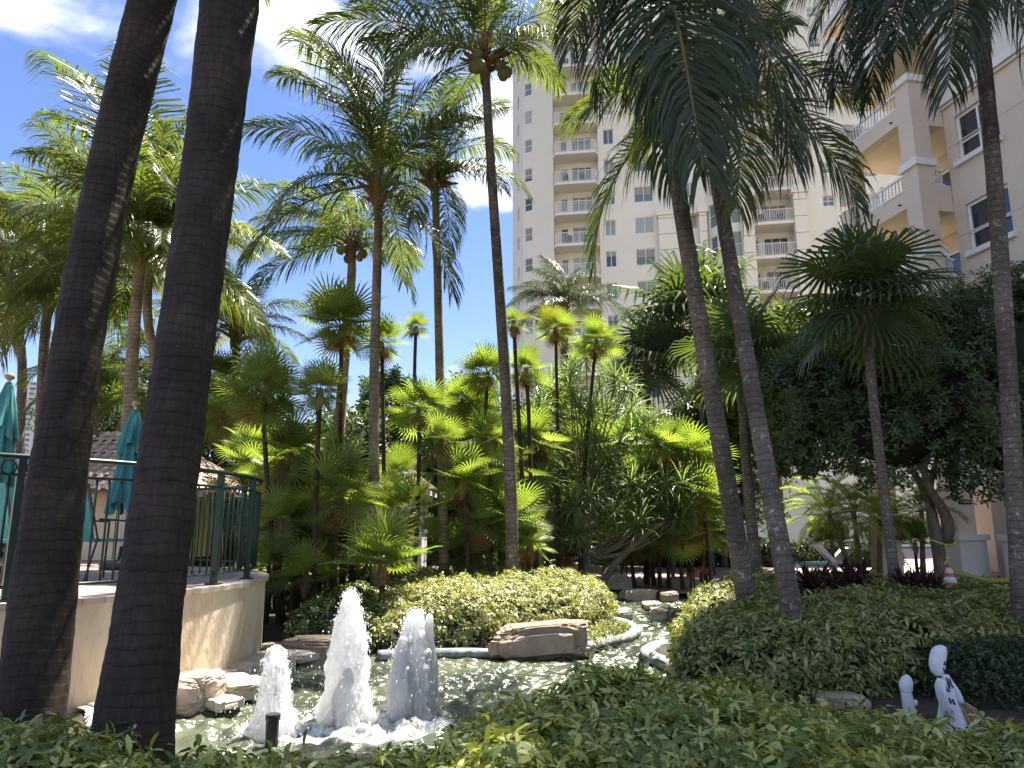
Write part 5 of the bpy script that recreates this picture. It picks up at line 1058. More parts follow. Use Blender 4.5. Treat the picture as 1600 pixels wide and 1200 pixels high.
BG = [(590, 690, 24, 2.6, 2.2, 'dark leafy tree behind the kiosk'), (670, 680, 25, 2.3, 2.2, 'dark leafy tree right of the kiosk roof'), (500, 680, 25, 2.4, 2.2, 'dark leafy tree left of the kiosk'), (400, 660, 26, 2.4, 2.2, 'dark leafy tree behind the railing end'), (760, 660, 25, 2.5, 2.4, 'dark leafy tree behind the slim trunk'), (850, 690, 26, 2.4, 2.2, 'dark leafy tree left of the fountain palms'), (950, 680, 26, 2.6, 2.5, 'dark leafy tree behind the fountain palms'), (1050, 690, 27, 2.6, 2.4, 'dark leafy tree behind the right clump'), (300, 640, 27, 2.6, 2.5, 'dark leafy tree behind the near trunks'), (170, 640, 29, 2.6, 2.2, 'dark leafy tree over the terrace hut'), (90, 745, 30, 1.6, 1.3, 'low leafy tree beside the far high-rise'), (610, 620, 27, 1.6, 1.5, 'tall dark tree top behind the kiosk'), (1130, 640, 27, 2.2, 2.6, 'dark leafy tree behind the leaning trunks')]
for k, (px, py, Y, rr, rz, lb) in enumerate(BG):
    bp = Vector((at(px, 860, Y).x, Y, GZ)); c = at(px, py, Y); zc_ = c.z; random.seed(k)
    bl_ = [(c.x + random.uniform(-.8, .8) * rr * .5, Y + random.uniform(-.5, .5), zc_ - .1 * q * rz, rr * random.uniform(.55, .8), rr * .7, rz * random.uniform(.5, .75)) for q in range(3)] + [(c.x, Y, max(1.8, zc_ - rz), rr * .9, rr * .8, rz * .8)]
    broad_tree(lb, bp, bl_, 3200, .2, 'tree', trunks=[[bp, Vector((c.x, Y, zc_))]], seed=10 + k, group='dark trees closing the garden')
# back hedges and shrub masses that close the view at ground level
def rect(x0, x1, y0, y1): return [(x0, y0), (x1, y0), (x1, y1), (x0, y1)]
hedge('long dark back hedge behind the paved path at centre', rect(-14, 9, 28.5, 30.5), GZ, 2.6, 9000, .16, ['clip'], 41, name='back_hedge', tpl=small_tpl, rough=.3, edge=.5)
hedge('low clipped dark hedge beyond the pink paving', rect(5, 14, 27, 28), GZ, 1.1, 3500, .12, ['clip'], 42, name='clipped_hedge', tpl=small_tpl, rough=.05)
hedge('bright hedge on the terrace behind the left umbrella', rect(-14, -7.6, 14.5, 15.6), TZ, TZ + .95, 4500, .12, ['sch_m', 'clip'], 43, name='terrace_hedge', tpl=small_tpl)
hedge('dim undergrowth behind the fan palms left of the kiosk', rect(-5.2, -2.2, 13.0, 16.5), GZ, 1.0, 3500, .13, ['clip', 'sch_m'], 44, name='undergrowth', tpl=small_tpl, rough=.25)
hedge('undergrowth below the fan palms at centre', rect(-.9, 1.0, 14.8, 16.2), GZ, .75, 1800, .12, ['clip', 'sch_m'], 45, name='undergrowth', tpl=small_tpl, rough=.25)

# ================================================================== HEDGES near the pool
def onp(*pp): return [on(x, y, GZ) for x, y in pp]
mound = [on(600, 1012, GZ), on(760, 1010, GZ), on(905, 985, GZ), on(950, 972, GZ), on(962, 960, GZ), Vector((1.5, 14.2, 0)), Vector((.4, 14.6, 0)), Vector((-2.2, 14.6, 0)), Vector((-2.4, 12, 0)), on(585, 1005, GZ)]
hedge('mounded gold-green schefflera bed behind the big brown rock', mound, GZ, .78, 13000, .068, ['sch_y', 'sch_m', 'sch_y', 'sch_y'], 51, name='schefflera_bed', edge=.35, rough=.13)
darkb = [on(432, 1008, GZ), on(590, 1010, GZ), on(600, 1000, GZ), Vector((-1.9, 11.6, 0)), Vector((-3.0, 11.8, 0)), Vector((-2.75, 9.4, 0))]
hedge('dark leafy shrubs between the retaining wall and the tallest jet', darkb, GZ, .72, 3200, .075, ['clip', 'clip', 'sch'], 52, name='shrub_bed', edge=.3, rough=.1)
rb = [on(1062, 1062, GZ), on(1150, 1088, GZ), on(1240, 1100, GZ), on(1310, 1096, GZ), Vector((5.2, 7.4, 0)), Vector((7.2, 7.5, 0)), Vector((8.6, 11.6, 0)), Vector((4.6, 12.4, 0)), Vector((3.2, 11.6, 0)), on(1085, 960, GZ), on(1058, 1010, GZ)]
hedge('wide schefflera hedge on the right with leaning palms rising from it', rb, GZ, .74, 14500, .088, ['sch', 'sch_m', 'sch_m', 'sch_y'], 53, edge=.32, rough=.10)
fb = [on(870, 930, GZ), on(930, 928, GZ), on(960, 915, GZ), Vector((1.7, 17.0, 0)), Vector((-.2, 17.0, 0)), Vector((.1, 14.9, 0))]
hedge('sunny schefflera patch in front of the footbridge', [(.2, 14.7), (1.6, 14.4), (2.0, 16.0), (.3, 16.3)], GZ, .62, 2200, .1, ['sch_y', 'sch_m'], 54, name='schefflera_bed')
hedge('small sunny schefflera clump left of the leaning trunks', [(3.5, 12.2), (4.9, 12.7), (4.8, 14.6), (3.75, 14.2)], GZ, .75, 2200, .1, ['sch_y', 'sch_m'], 55, name='schefflera_bed')
low = [Vector((3.55, 6.15, 0)), Vector((8.0, 6.3, 0)), Vector((8.2, 7.35, 0)), Vector((3.6, 7.1, 0))]
hedge('low clipped dark hedge behind the ghost figures', low, GZ, .60, 9000, .045, ['clip'], 56, name='clipped_hedge', tpl=small_tpl, edge=.14, rough=.03)
ph = [Vector((5.1, 13.0, 0)), Vector((9.6, 12.2, 0)), Vector((9.8, 14.6, 0)), Vector((5.4, 16.2, 0))]
hedge('clipped hedge with yellow-green top around the forked tree', ph, GZ, .66, 7500, .075, ['sch', 'clip', 'sch_m'], 57, name='clipped_hedge', edge=.16, rough=.05, nl=6)
fg = [(-3.6, 1.6), (3.2, 1.6), (4.6, 4.2), (3.0, 4.6), (2.5, 5.0), (1.9, 5.2), (1.4, 5.2), (.9, 5.1), (.3, 4.8), (-.2, 4.35), (-.7, 4.0), (-1.4, 3.85), (-2.2, 4.0), (-3.0, 4.3), (-3.8, 4.4)]
def fgtop(P): return (.64 - .17 * np.clip((P[:, 0] - 1.0) / .9, 0, 1) + .06 * np.exp(-((P[:, 0] - .55) / .75) ** 2))
hedge('large-leaved schefflera thicket across the foreground', fg, GZ, .75, 20500, .070, ['sch', 'sch', 'sch_m', 'sch', 'sch_m', 'sch_y'], 58, edge=.4, rough=.12, topfn=fgtop, jit=.07, nl=7)
# ================================================================== ROCKS AND KERBS
_ico = {}
def ico(sub=3):
    if sub not in _ico:
        import bmesh
        bm = bmesh.new(); bmesh.ops.create_icosphere(bm, subdivisions=sub, radius=1); bm.verts.ensure_lookup_table(); _ico[sub] = (np.array([v.co[:] for v in bm.verts]), np.array([[v.index for v in f.verts] for f in bm.faces])); bm.free()
    return _ico[sub]
def boulder(label, px, py, size, Y=None, m='rock', rz=0, seed=1, block=.55, name='boulder', z0=None, strata=.05, tilt=0):
    """px,py = middle of the foot; size (w, d, h)"""
    p = on(px, py, WZ if z0 is None else z0) if Y is None else Vector((at(px, py, Y).x, Y, GZ)); v, f = ico(5); v = v.copy()
    q = np.sign(v) * np.abs(v) ** block; q /= np.abs(q).max(); n1_ = fbm(v * 1.3 + seed * 9, seed, 3); q = q * (1 + .17 * n1_[:, None]) + .05 * np.stack([vnoise(v * 4, seed + k) for k in range(3)], -1)
    c_ = np.floor((v @ np.array([.3, .2, 1.]) + .25 * vnoise(v * 1.5, seed + 5)) * 3.2); q[:, :2] *= (1 + strata * (hash2(c_.astype(np.int64), c_.astype(np.int64) * 0 + 3, c_.astype(np.int64) * 0, seed) - .5) * 2)[:, None]
    q *= (1 - .075 * np.exp(-(vnoise(v * [1.6, 1.6, 2.8] + seed * 3.1, seed + 2) / .07) ** 2) - .05 * np.exp(-(vnoise(v * 3.3 + seed, seed + 4) / .08) ** 2))[:, None]
    q += .022 * np.stack([vnoise(v * 11, seed + 9 + k) for k in range(3)], -1)
    q = q * np.array(size) / 2; q[:, 2] += size[2] * .38; q[:, 2] += q[:, 0] * tilt; b = MB(); b.add(q, [f]); o = b.obj(name, M_[m], None, smooth=False); o.location = p; o.rotation_euler = (0, 0, rz)
    return tag(o, label, 'rock')
boulder('large brown layered rock at the pool edge before the gold-green bed', 843, 1026, (1.12, .5, .44), seed=9, block=.46, rz=.05, tilt=.09, strata=.10)
boulder('long brown rock behind the left jets at the foot of the dark shrubs', 492, 1034, (.78, .4, .30), m='rock', seed=5, block=.4)
boulder('tan boulder beside the thickest trunk at the water edge', 302, 1108, (.42, .5, .34), m='rock_o', seed=6, block=.6)
RK = [('flat pale slab below the retaining wall, nearest the tan boulder', 345, 1078, (.5, .4, .14)), ('small grey block in the left rock edging', 352, 1062, (.22, .25, .12)), ('pale block of the rock edging behind the left jet', 382, 1058, (.3, .28, .16)), ('mossy pale rock touching the water left of the left jet', 372, 1088, (.46, .4, .16)), ('upper flat rock of the edging against the wall foot', 408, 1035, (.42, .3, .12)), ('small rock right of the left jet by the brown rock', 446, 1048, (.2, .25, .22)), ('pale flat stone at the corner of wall and water', 425, 1024, (.34, .25, .15)), ('low pale ledge stone between the two near trunks', 205, 1128, (.75, .5, .12)), ('dark green wet rock under the mossy one', 345, 1106, (.3, .25, .1))]
for k, (lb, px, py, sz) in enumerate(RK): boulder(lb, px, py, sz, m='rock_l', seed=20 + k, block=.45, rz=k * .7, z0=WZ + .03)
boulder('pale ledge of rock running along the wall foot', 385, 1045, (1.5, .35, .12), m='rock_l', seed=40, block=.35, rz=.95, z0=WZ + .05)
boulder('second pale ledge of rock nearer the trunks', 270, 1095, (1.5, .5, .10), m='rock_l', seed=41, block=.35, rz=.9, z0=WZ + .05)
RS = [('square tan rock behind the stream on the left', 968, 925, (.62, .45, .42), 'rock_l'), ('pale flat-topped rock in the stream middle', 1000, 938, (.78, .4, .26), 'rock_l'), ('pinkish square boulder right of the stream head', 1062, 925, (.62, .5, .42), 'rock_o'), ('small orange-tinted stone right of the stream', 1046, 940, (.4, .3, .22), 'rock_o'), ('white scalloped rock where the stream meets the right hedge', 1036, 968, (.62, .35, .22), 'rock_l'), ('white low rock shelf crossing the stream', 1018, 950, (.9, .3, .12), 'rock_l'), ('rounded pale rock at the left bank of the stream', 972, 968, (.34, .3, .2), 'rock_l'), ('low pale stone left of the stream head', 950, 938, (.4, .3, .18), 'rock_l')]
for k, (lb, px, py, sz, mm) in enumerate(RS): boulder(lb, px, py, sz, m=mm, seed=60 + k, block=.5, rz=k * .3)
boulder('pinkish flat paving stone showing behind the foreground thicket', 1268, 1086, (.42, .35, .1), m='rock_o', seed=80, block=.35, z0=GZ, rz=.2)
boulder('second pinkish flat stone nearer the ghost figures', 1312, 1100, (.36, .3, .09), m='rock_o', seed=81, block=.35, z0=GZ, rz=-.2)
boulder('grey path stone at the lower right corner', 1608, 1170, (.5, .35, .07), m='rock_l', seed=82, block=.3, z0=GZ)
def kerb(label, pts, r=.085, z=WZ + .05):
    P = smooth_path([on(x, y, z) for x, y in pts], 26) if len(pts) > 3 else np.array([tuple(on(x, y, z)) for x, y in pts]); b = MB(); sd_ = len(pts)
    if len(pts) > 3:
        W = np.array([tuple(on(x, y, z)) for x, y in pts]); q = np.linspace(0, len(W) - 1, 40); P = np.stack([np.interp(q, np.arange(len(W)), W[:, k]) for k in range(3)], -1)
        for _k in range(3): P[1:-1] = (P[:-2] + P[1:-1] * 2 + P[2:]) / 4
    b.tube(P, r, 12, flat=.75, fn=lambda l, a: 1 + .08 * vnoise(np.stack(np.broadcast_arrays(l * 3, np.cos(a), np.sin(a)), -1), sd_)); return tag(b.obj('pool_kerb', M_['kerb'], smooth=True), label, 'kerb')
kerb('pale blue painted kerb left of the big brown rock', [(590, 1024), (680, 1021), (735, 1020), (776, 1021)], .075)
kerb('white curving kerb to the right of the big brown rock', [(912, 1012), (945, 1004), (975, 998), (993, 990), (990, 980), (972, 972), (950, 968)], .085)
kerb('blue-grey painted kerb emerging from the right hedge', [(1085, 1072), (1062, 1048), (1040, 1036), (1018, 1028), (1010, 1018), (1025, 1010), (1052, 1008)], .09)
# moss and grass behind the curving kerb
hedge('short moss and grass patch behind the curving kerb', [on(925, 1008, GZ), on(975, 994, GZ), on(985, 982, GZ), on(950, 972, GZ), on(910, 990, GZ)], GZ - .02, GZ + .05, 1500, .03, ['sch_y', 'clip'], 71, name='moss', tpl=small_tpl, edge=.05, rough=.01, cat='ground cover')
# ================================================================== FOUNTAIN JETS
def jet(label, px, py, ptop, wpx, seed, lobes=(), lean=0):
    p = on(px, py, WZ); Y = p.y; top = at(px, ptop, Y).z; H = top - WZ; rb_ = wpx / FPX * Y / 2; r = np.random.default_rng(seed); t_ = empty('fountain_jet', p, label, 'fountain', 'fountain jets')
    def col(b, c, H, rb_, sd):
        n, k = 120, 170; h = np.linspace(0, 1, k); prof = rb_ * (.27 + .80 * (1 - h) ** .95) * np.where(h > .93, np.sqrt(np.clip(1 - ((h - .93) / .07) ** 2, .001, 1)), 1) * (1 + .10 * np.sin(h * 9 + sd)); prof[0] *= 1.15
        def fn(z, a):
            q = np.stack(np.broadcast_arrays(np.cos(a) * 1.6, np.sin(a) * 1.6, z * 3.2), -1); f = 1 + .16 * fbm(q + sd, sd, 2) + .11 * vnoise(np.stack(np.broadcast_arrays(np.cos(a) * 5, np.sin(a) * 5, z * 7), -1), sd + 3) + .10 * vnoise(np.stack(np.broadcast_arrays(np.cos(a) * 11, np.sin(a) * 11, z * 17), -1), sd + 5) + .09 * vnoise(np.stack(np.broadcast_arrays(np.cos(a) * 22, np.sin(a) * 22, z * 34), -1), sd + 6); return f
        b.lathe(np.c_[prof, h * H], n, 0, c, fn)
        return prof
    b = MB(); prof = col(b, (0, 0, -.02), H, rb_, seed)
    for (dx, dy, hh, rr) in lobes: col(b, (dx, dy, -.02), hh, rr, seed + 7)
    b.obj('water_column', M_['foam'], t_, smooth=True)
    v, f = ico(1); b = MB(); n = 1600; hz_ = r.random(n) ** .9; a = r.random(n) * 6.28; rad = np.interp(hz_, np.linspace(0, 1, len(prof)), prof) * (1.0 + .16 * np.abs(r.normal(size=n)) ** 1.3) + .004
    P = np.c_[rad * np.cos(a), rad * np.sin(a), hz_ * H]; sc = .0012 + .004 * r.random(n) ** 3; rm = np.tile(np.diag([1, 1, 1.9]), (n, 1, 1)); b.inst(v, [f], P, rm, sc)
    n = 260; a = r.random(n) * 6.28; rad = rb_ * (1 + 1.6 * r.random(n) ** 1.5); P = np.c_[rad * np.cos(a), rad * np.sin(a), r.random(n) ** 1.8 * H * .75]; b.inst(v, [f], P, np.tile(np.diag([1, 1, 1.7]), (n, 1, 1)), .0014 + .005 * r.random(n) ** 3)
    tag(b.obj('spray', M_['foam'], t_, smooth=True), kind='stuff')
    b = MB()
    for k in range(9):      # thin sheets of water thrown off the side
        a = r.random() * 6.28; h0 = H * r.uniform(.35, .95); r0 = np.interp(h0 / H, np.linspace(0, 1, len(prof)), prof); d = np.array([math.cos(a), math.sin(a), 0]); P = [d * r0 * .9 + [0, 0, h0], d * (r0 * 1.15) + [0, 0, h0 + .03], d * (r0 * 1.32) + [0, 0, h0 + .015], d * (r0 * 1.4) + [0, 0, h0 - .03]]
        b.tube(P, [.018, .012, .007, .003], 6)
    tag(b.obj('splash', M_['foam'], t_, smooth=True), kind='stuff')
    return t_
jet('shortest white water jet at left with a black nozzle in front', 424, 1146, 1008, 62, 1, lean=.05)
jet('tallest pointed white water jet', 540, 1128, 917, 74, 2, lobes=[(.03, -.14, .44, .12)])
jet('broad right-hand white water jet with a shorter plume in front', 644, 1122, 948, 80, 3, lobes=[(-.07, -.12, .66, .13), (.12, .0, .82, .09)])
b = MB(); b.tube([(0, 0, -.02), (0, 0, .17)], [.045, .045], 12); b.tube([(0, 0, .16), (0, 0, .2)], [.052, .05], 12); o = b.obj('fountain_nozzle', M_['dark'], smooth=False); o.location = on(424, 1163, WZ); tag(o, 'black nozzle stub standing before the shortest jet', 'nozzle')
# ================================================================== GHOST FIGURES
def blobmesh(b, secs, n=20, mt=0, fold=0, seed=0, k=5):
    """a body from elliptical cross sections (x, y, z, rx, ry)"""
    S_ = np.array(secs, float); q = np.linspace(0, len(S_) - 1, len(S_) * 4); S2 = np.stack([np.interp(q, np.arange(len(S_)), S_[:, j]) for j in range(5)], -1)
    for _ in range(2): S2[1:-1] = (S2[:-2] + 2 * S2[1:-1] + S2[2:]) / 4
    a = np.arange(n) * 2 * PI / n; w = 1 + fold * np.cos(a[None] * k + seed) * np.linspace(1, 0, len(S2))[:, None]
    v = np.stack([S2[:, 0:1] + S2[:, 3:4] * np.cos(a) * w, S2[:, 1:2] + S2[:, 4:5] * np.sin(a) * w, np.broadcast_to(S2[:, 2:3], (len(S2), n))], -1).reshape(-1, 3); m_ = len(S2)
    i = np.arange(m_ - 1)[:, None] * n; j = np.arange(n)[None]; b.add(v, [np.stack([i + j, i + (j + 1) % n, i + n + (j + 1) % n, i + n + j], -1).reshape(-1, 4), np.arange(n)[::-1][None], (np.arange(n) + (m_ - 1) * n)[None]], mt); return b
g0 = on(1474, 1150, GZ); gh = empty('ghost_figure', g0, 'taller white ghost decoration with printed face and straw arms by the low hedge', 'decoration', 'white ghost decorations')
GS = g0.y / FPX / 1.0   # metres per photograph pixel here
def gl(px, py): p = at(px, py, g0.y); return (p.x - g0.x, 0, p.z - GZ)
b = MB(); bt_ = gl(1478, 1150); x0 = 0
blobmesh(b, [(gl(1490, 1150)[0], 0, .0, .115, .07), (gl(1486, 1120)[0], 0, gl(0, 1120)[2], .085, .055), (gl(1481, 1090)[0], 0, gl(0, 1090)[2], .052, .045), (gl(1478, 1065)[0], 0, gl(0, 1065)[2], .05, .042), (gl(1475, 1056)[0], 0, gl(0, 1054)[2], .03, .03)], 24, fold=.2, k=6); b.obj('gown', M_['ghost'], gh, smooth=True)
b = MB(); H_ = [(1466, 1056, 5, 4), (1464, 1050, 9, 8), (1463, 1040, 11.5, 10), (1464, 1028, 12, 10.5), (1466, 1016, 11, 10), (1468, 1010, 8, 8), (1469, 1007.5, 2, 2)]
blobmesh(b, [(gl(x, y)[0], -.01, gl(x, y)[2], rx * GS, ry * GS) for x, y, rx, ry in H_], 20); hd = b.obj('head', M_['ghost'], gh, smooth=True)
def face_bit(name, pts, rad, par=gh, y=-.048, m='black'):
    b = MB(); b.tube([(gl(x, z)[0], y + dy, gl(x, z)[2]) for x, z, dy in pts], rad, 5); return b.obj(name, M_[m], par, smooth=True)
face_bit('eye', [(1468.5, 1031, -.004), (1468.8, 1037, -.005)], [.006, .009], hd); face_bit('eye', [(1473, 1030, .008), (1473.3, 1035, .007)], [.005, .008], hd)
face_bit('mouth', [(1466.5, 1041, -.003), (1469, 1045, -.002), (1471.5, 1049, .004), (1474, 1044, .012), (1475, 1039, .018)], .005, hd)
b = MB(); b.tube([(gl(x, y)[0], -.03 * math.cos(k), gl(x, y)[2]) for k, (x, y) in enumerate(((1463, 1057), (1468, 1054), (1474, 1055), (1480, 1057)))], .012, 6); b.obj('bow', M_['black'], gh)
for P in (((1472, 1056), (1475, 1064), (1477, 1074)), ((1477, 1058), (1479, 1066), (1483, 1072)), ((1472, 1074), (1478, 1078)), ((1476, 1088), (1479, 1096), (1482, 1090), (1485, 1098))):
    face_bit('printed_stripe', [(x, y, 0) for x, y in P], .0055, gh, -.052)
def sleeve(P, rs, n=14, y=0):
    b = MB(); Q = np.array([(gl(x, z)[0], y, gl(x, z)[2]) for x, z in P]); b.tube(smooth_path(Q, 10), np.interp(np.linspace(0, 1, 10), np.linspace(0, 1, len(rs)), rs), 14, fn=lambda l, a: 1 + .22 * np.cos(a * 4) * np.clip(l * 5, 0, 1), flat=.6); return b.obj('sleeve', M_['ghost'], gh, smooth=True)
sleeve([(1464, 1059), (1462, 1072), (1464, 1088), (1470, 1103), (1470, 1118)], [.04, .052, .05, .04, .012], y=-.06); sleeve([(1478, 1056), (1486, 1068), (1494, 1082), (1499, 1097)], [.02, .035, .045, .05], y=.01)
def straws(p0, p1, n, spread, y):
    b = MB(); r = random.Random(n)
    for k in range(n):
        a = gl(*p0); c = gl(*p1); s_ = r.uniform(-1, 1); e = (c[0] + s_ * spread * 1.2 + r.uniform(-.01, .01), y + r.uniform(-.04, .03), c[2] + s_ * spread * .6 + r.uniform(-.03, .03)); a = (a[0] + s_ * .018, y + r.uniform(-.012, .012), a[2]); m_ = [(a[j] + e[j]) / 2 + (0, 0, .02)[j] + (s_ * .012 if j == 0 else 0) for j in range(3)]
        b.tube([a, m_, e], [.0035, .003, .002], 4)
    return tag(b.obj('straw_hand', M_['straw'], gh), kind='stuff')
straws((1498, 1094), (1530, 1138), 46, .045, .0); straws((1471, 1102), (1474, 1124), 14, .012, -.08)
g1 = on(1420, 1140, GZ); gs = empty('ghost_figure', g1, 'shorter faceless white ghost decoration half hidden in leaves', 'decoration', 'white ghost decorations')
def gl2(px, py): p = at(px, py, g1.y); return (p.x - g1.x, 0, p.z - GZ)
b = MB(); blobmesh(b, [(gl2(1424, 1140)[0], 0, 0, .05, .045), (gl2(1422, 1115)[0], 0, gl2(0, 1115)[2], .042, .04), (gl2(1418, 1092)[0], 0, gl2(0, 1092)[2], .04, .038), (gl2(1416, 1082)[0], 0, gl2(0, 1082)[2], .037, .036)], 20, fold=.06); b.obj('body', M_['ghost'], gs, smooth=True)
b = MB(); blobmesh(b, [(gl2(1416, 1086)[0], 0, gl2(0, 1086)[2], .02, .02), (gl2(1416, 1080)[0], 0, gl2(0, 1080)[2], .042, .042), (gl2(1415.5, 1068)[0], 0, gl2(0, 1068)[2], .048, .048), (gl2(1416, 1059)[0], 0, gl2(0, 1059)[2], .036, .036), (gl2(1417, 1054)[0], 0, gl2(0, 1054)[2], .008, .008)], 20); b.obj('head', M_['ghost'], gs, smooth=True)
v, f = ico(2); b = MB(); c = gl2(1428, 1097); b.add(v * [.018, .018, .022] + np.array([c[0], -.02, c[2]]), [f]); b.obj('hand', M_['ghost'], gs, smooth=True)
# small dark green landscape light cover in the right hedge
o = empty('garden_light', on(1556, 1040, GZ) + Vector((0, .35, 0)), 'dark green cone-shaped garden light cover in the right hedge', 'light'); zt = at(1556, 996, o.location.y).z - GZ
b = MB(); b.lathe([(.02, 0), (.02, zt - .2)], 8); b.obj('stem', M_['green'], o); b = MB(); b.lathe([(.12, zt - .22), (.11, zt - .2), (.04, zt - .06), (.01, zt)], 10); b.obj('lamp_shade', M_['green'], o)
# ================================================================== CONE, TAPE, POT, RED PLANTS
cn = empty('traffic_cone', Vector((at(1486, 920, 11.4).x, 11.4, GZ)), 'orange traffic cone with two white bands beside the forked tree', 'cone'); zc0 = at(1486, 923, 11.4).z - GZ; zc1 = at(1486, 884, 11.4).z - GZ
b = MB(); b.box((0, 0, zc0 - .28), (.42, .42, .05)); b.obj('base', M_['cone_o'], cn); hh = zc1 - zc0
prof = lambda s: .125 - .095 * s
b = MB(); b.lathe([(.14, zc0 - .26), (prof(0), zc0), (prof(1), zc1), (prof(1) * .6, zc1 + .01)], 16); b.obj('body', M_['cone_o'], cn, smooth=True)
for s0, s1 in ((.32, .56), (.70, .92)):
    b = MB(); b.lathe([(prof(s0) + .002, zc0 + hh * s0), (prof(s0) + .004, zc0 + hh * s0 + .002), (prof(s1) + .004, zc0 + hh * s1), (prof(s1), zc0 + hh * s1)], 16); b.obj('reflective_band', M_['cone_w'], cn, smooth=True)
b = MB(); pA = Vector((cn.location.x, 11.4, zc1 + GZ)); pB = at(1600, 903, 9.6); pts = []
for k in range(22):
    s = k / 21; p = pA.lerp(pB, s); p.z -= .10 * math.sin(PI * s); pts.append(p)
V = []; 
for p in pts: V += [(p.x, p.y, p.z - .022), (p.x, p.y + .004, p.z + .022), (p.x + .002, p.y + .006, p.z + .022), (p.x + .002, p.y + .002, p.z - .022)]
b.add(V, [tuple((4 * k + a, 4 * k + (a + 1) % 4, 4 * k + 4 + (a + 1) % 4, 4 * k + 4 + a)) for k in range(21) for a in range(4)]); tag(b.obj('barrier_tape', M_['tape']), 'yellow tape sagging from the traffic cone to the right edge', 'tape')
b = MB(); tx = Vector((at(1462, 842, 12.2).x, 12.2, 0)); c = at(1470, 846, 12.35); b.tube([c + Vector((.24 * math.cos(a), .22 * math.sin(a), .05 * math.cos(a * 2))) for a in np.linspace(0, 2 * PI, 15)[:-1]], .012, 5, closed=True); q = at(1482, 850, 12.1); b.tube([q, at(1482, 870, 11.9), Vector((cn.location.x - .03, 11.45, zc1 + GZ + .02))], .010, 5); tag(b.obj('rope', M_['tape'], smooth=True), 'pale yellow rope looped round the forked tree trunk', 'rope')
pt = empty('plant_pot', Vector((at(1347, 935, 9.8).x, 9.8, GZ)), 'red pot with dark red leaves sunk in the right hedge', 'pot'); zt = at(1347, 922, 9.8).z - GZ
b = MB(); b.lathe([(.08, 0), (.13, zt - .1), (.17, zt), (.19, zt + .02), (.17, zt + .03), (.12, zt - .02)], 16); b.obj('pot', M_['pot'], pt, smooth=True); o = put('leaf_rosette', rosette_mesh('cordy', 0, 30, -10, 88, .07, .5), pt, (0, 0, zt), sc=.3)
CL = ['dark red cordyline left of the streaked palm trunk foot', 'dark red cordyline just left of the red pot', 'low dark red cordyline between the palm trunk and the pot', 'tall pointed dark red cordyline by the clipped hedge', 'dark red cordyline clump left of the traffic cone', 'dark red cordyline right beside the slender palm foot', 'low dark red cordyline nearest the cone']
for k, (px, py, Y, s) in enumerate([(1272, 920, 9.9, .38), (1318, 922, 10.0, .36), (1290, 930, 9.6, .34), (1335, 906, 10.4, .36), (1418, 922, 10.2, .36), (1440, 924, 10.4, .34), (1455, 926, 10.6, .3)]):
    c = at(px, py, Y); t_ = empty('cordyline', Vector((c.x, Y, GZ)), CL[k], 'shrub', 'dark red cordylines'); b = MB(); b.tube([(0, 0, 0), (0, 0, c.z - GZ)], .02, 6); b.obj('stem', M_['bark'], t_)
    for j in range(2): o = put('leaf_rosette', rosette_mesh('cordy', j, 30, -20, 88, .075, .55), t_, ((j - .5) * .16, (j - .5) * .1, c.z - GZ - .02 * j), (.2 * j, -.2, j * 2)); o.scale = (s,) * 3
for k, (px, py, Y, lb) in enumerate([(1098, 888, 13.0, 'orange-red croton plant beside the leaning trunks'), (1345, 905, 10.2, 'tiny orange-red croton above the red pot'), (1082, 898, 12.6, 'smaller orange-red croton nearer the stream rocks')]):
    c = at(px, py, Y); t_ = empty('croton', Vector((c.x, Y, GZ)), lb, 'shrub'); b = MB(); b.tube([(0, 0, 0), (0, 0, c.z - GZ)], .015, 6); b.obj('stem', M_['bark'], t_); put('leaf_rosette', rosette_mesh('croton', 2, 26, -10, 88, .08, .4), t_, (0, 0, c.z - GZ - .08), sc=.14)
# ================================================================== TERRACE FURNITURE
def umbrella(label, px, ytop, ybot, Y, wpx, seed):
    top = at(px, ytop, Y); bp = Vector((top.x, Y, TZ)); t_ = empty('umbrella', bp, label, 'umbrella', 'closed teal umbrellas on the terrace'); H = top.z - TZ; zb_ = at(px, ybot, Y).z - TZ; w = wpx / FPX * Y / 2
    b = MB(); b.tube([(0, 0, 0), (0, 0, H + .05)], .022, 8); b.obj('pole', M_['trim'], t_, smooth=True); b = MB(); b.lathe([(.26, 0), (.26, .08), (.05, .12), (.03, .3)], 16); b.obj('base', M_['dark'], t_, smooth=True)
    for nm, za, zb2, ra, rb2, k, sd in (('canopy', H - .05, zb_, .05, w, 8, 0), ('canopy_flap', H, H - (H - zb_) * .42, .035, w * .80, 7, 1.3)):
        n = 64; s = np.linspace(0, 1, 34); a = np.arange(n) * 2 * PI / n; z = za + (zb2 - za) * s
        r = (ra + (rb2 - ra) * s ** .75)[:, None] * (1 + (.30 * s[:, None] ** .6) * np.cos(a * k + sd + 1.5 * s[:, None]) + .12 * vnoise(np.stack([np.cos(a)[None] * 2 + s[:, None] * 0, np.sin(a)[None] * 2 + s[:, None] * 0, s[:, None] * 3 + 0 * a[None]], -1), seed))
        zz_ = z[:, None] + .09 * np.cos(a * k * .5 + sd)[None] * s[:, None] ** 3; v = np.stack([r * np.cos(a), r * np.sin(a), zz_], -1).reshape(-1, 3); i = np.arange(33)[:, None] * n; j = np.arange(n)[None]
        b = MB(); b.add(v, [np.stack([i + j, i + (j + 1) % n, i + n + (j + 1) % n, i + n + j], -1).reshape(-1, 4), np.arange(n)[None]]); b.obj(nm, M_['teal'], t_, smooth=True)
    b = MB(); v, f = ico(2); b.add(v * [.06, .06, .05] + np.array([0, 0, H + .08]), [f]); b.obj('finial', M_['rock'], t_, smooth=True); return t_
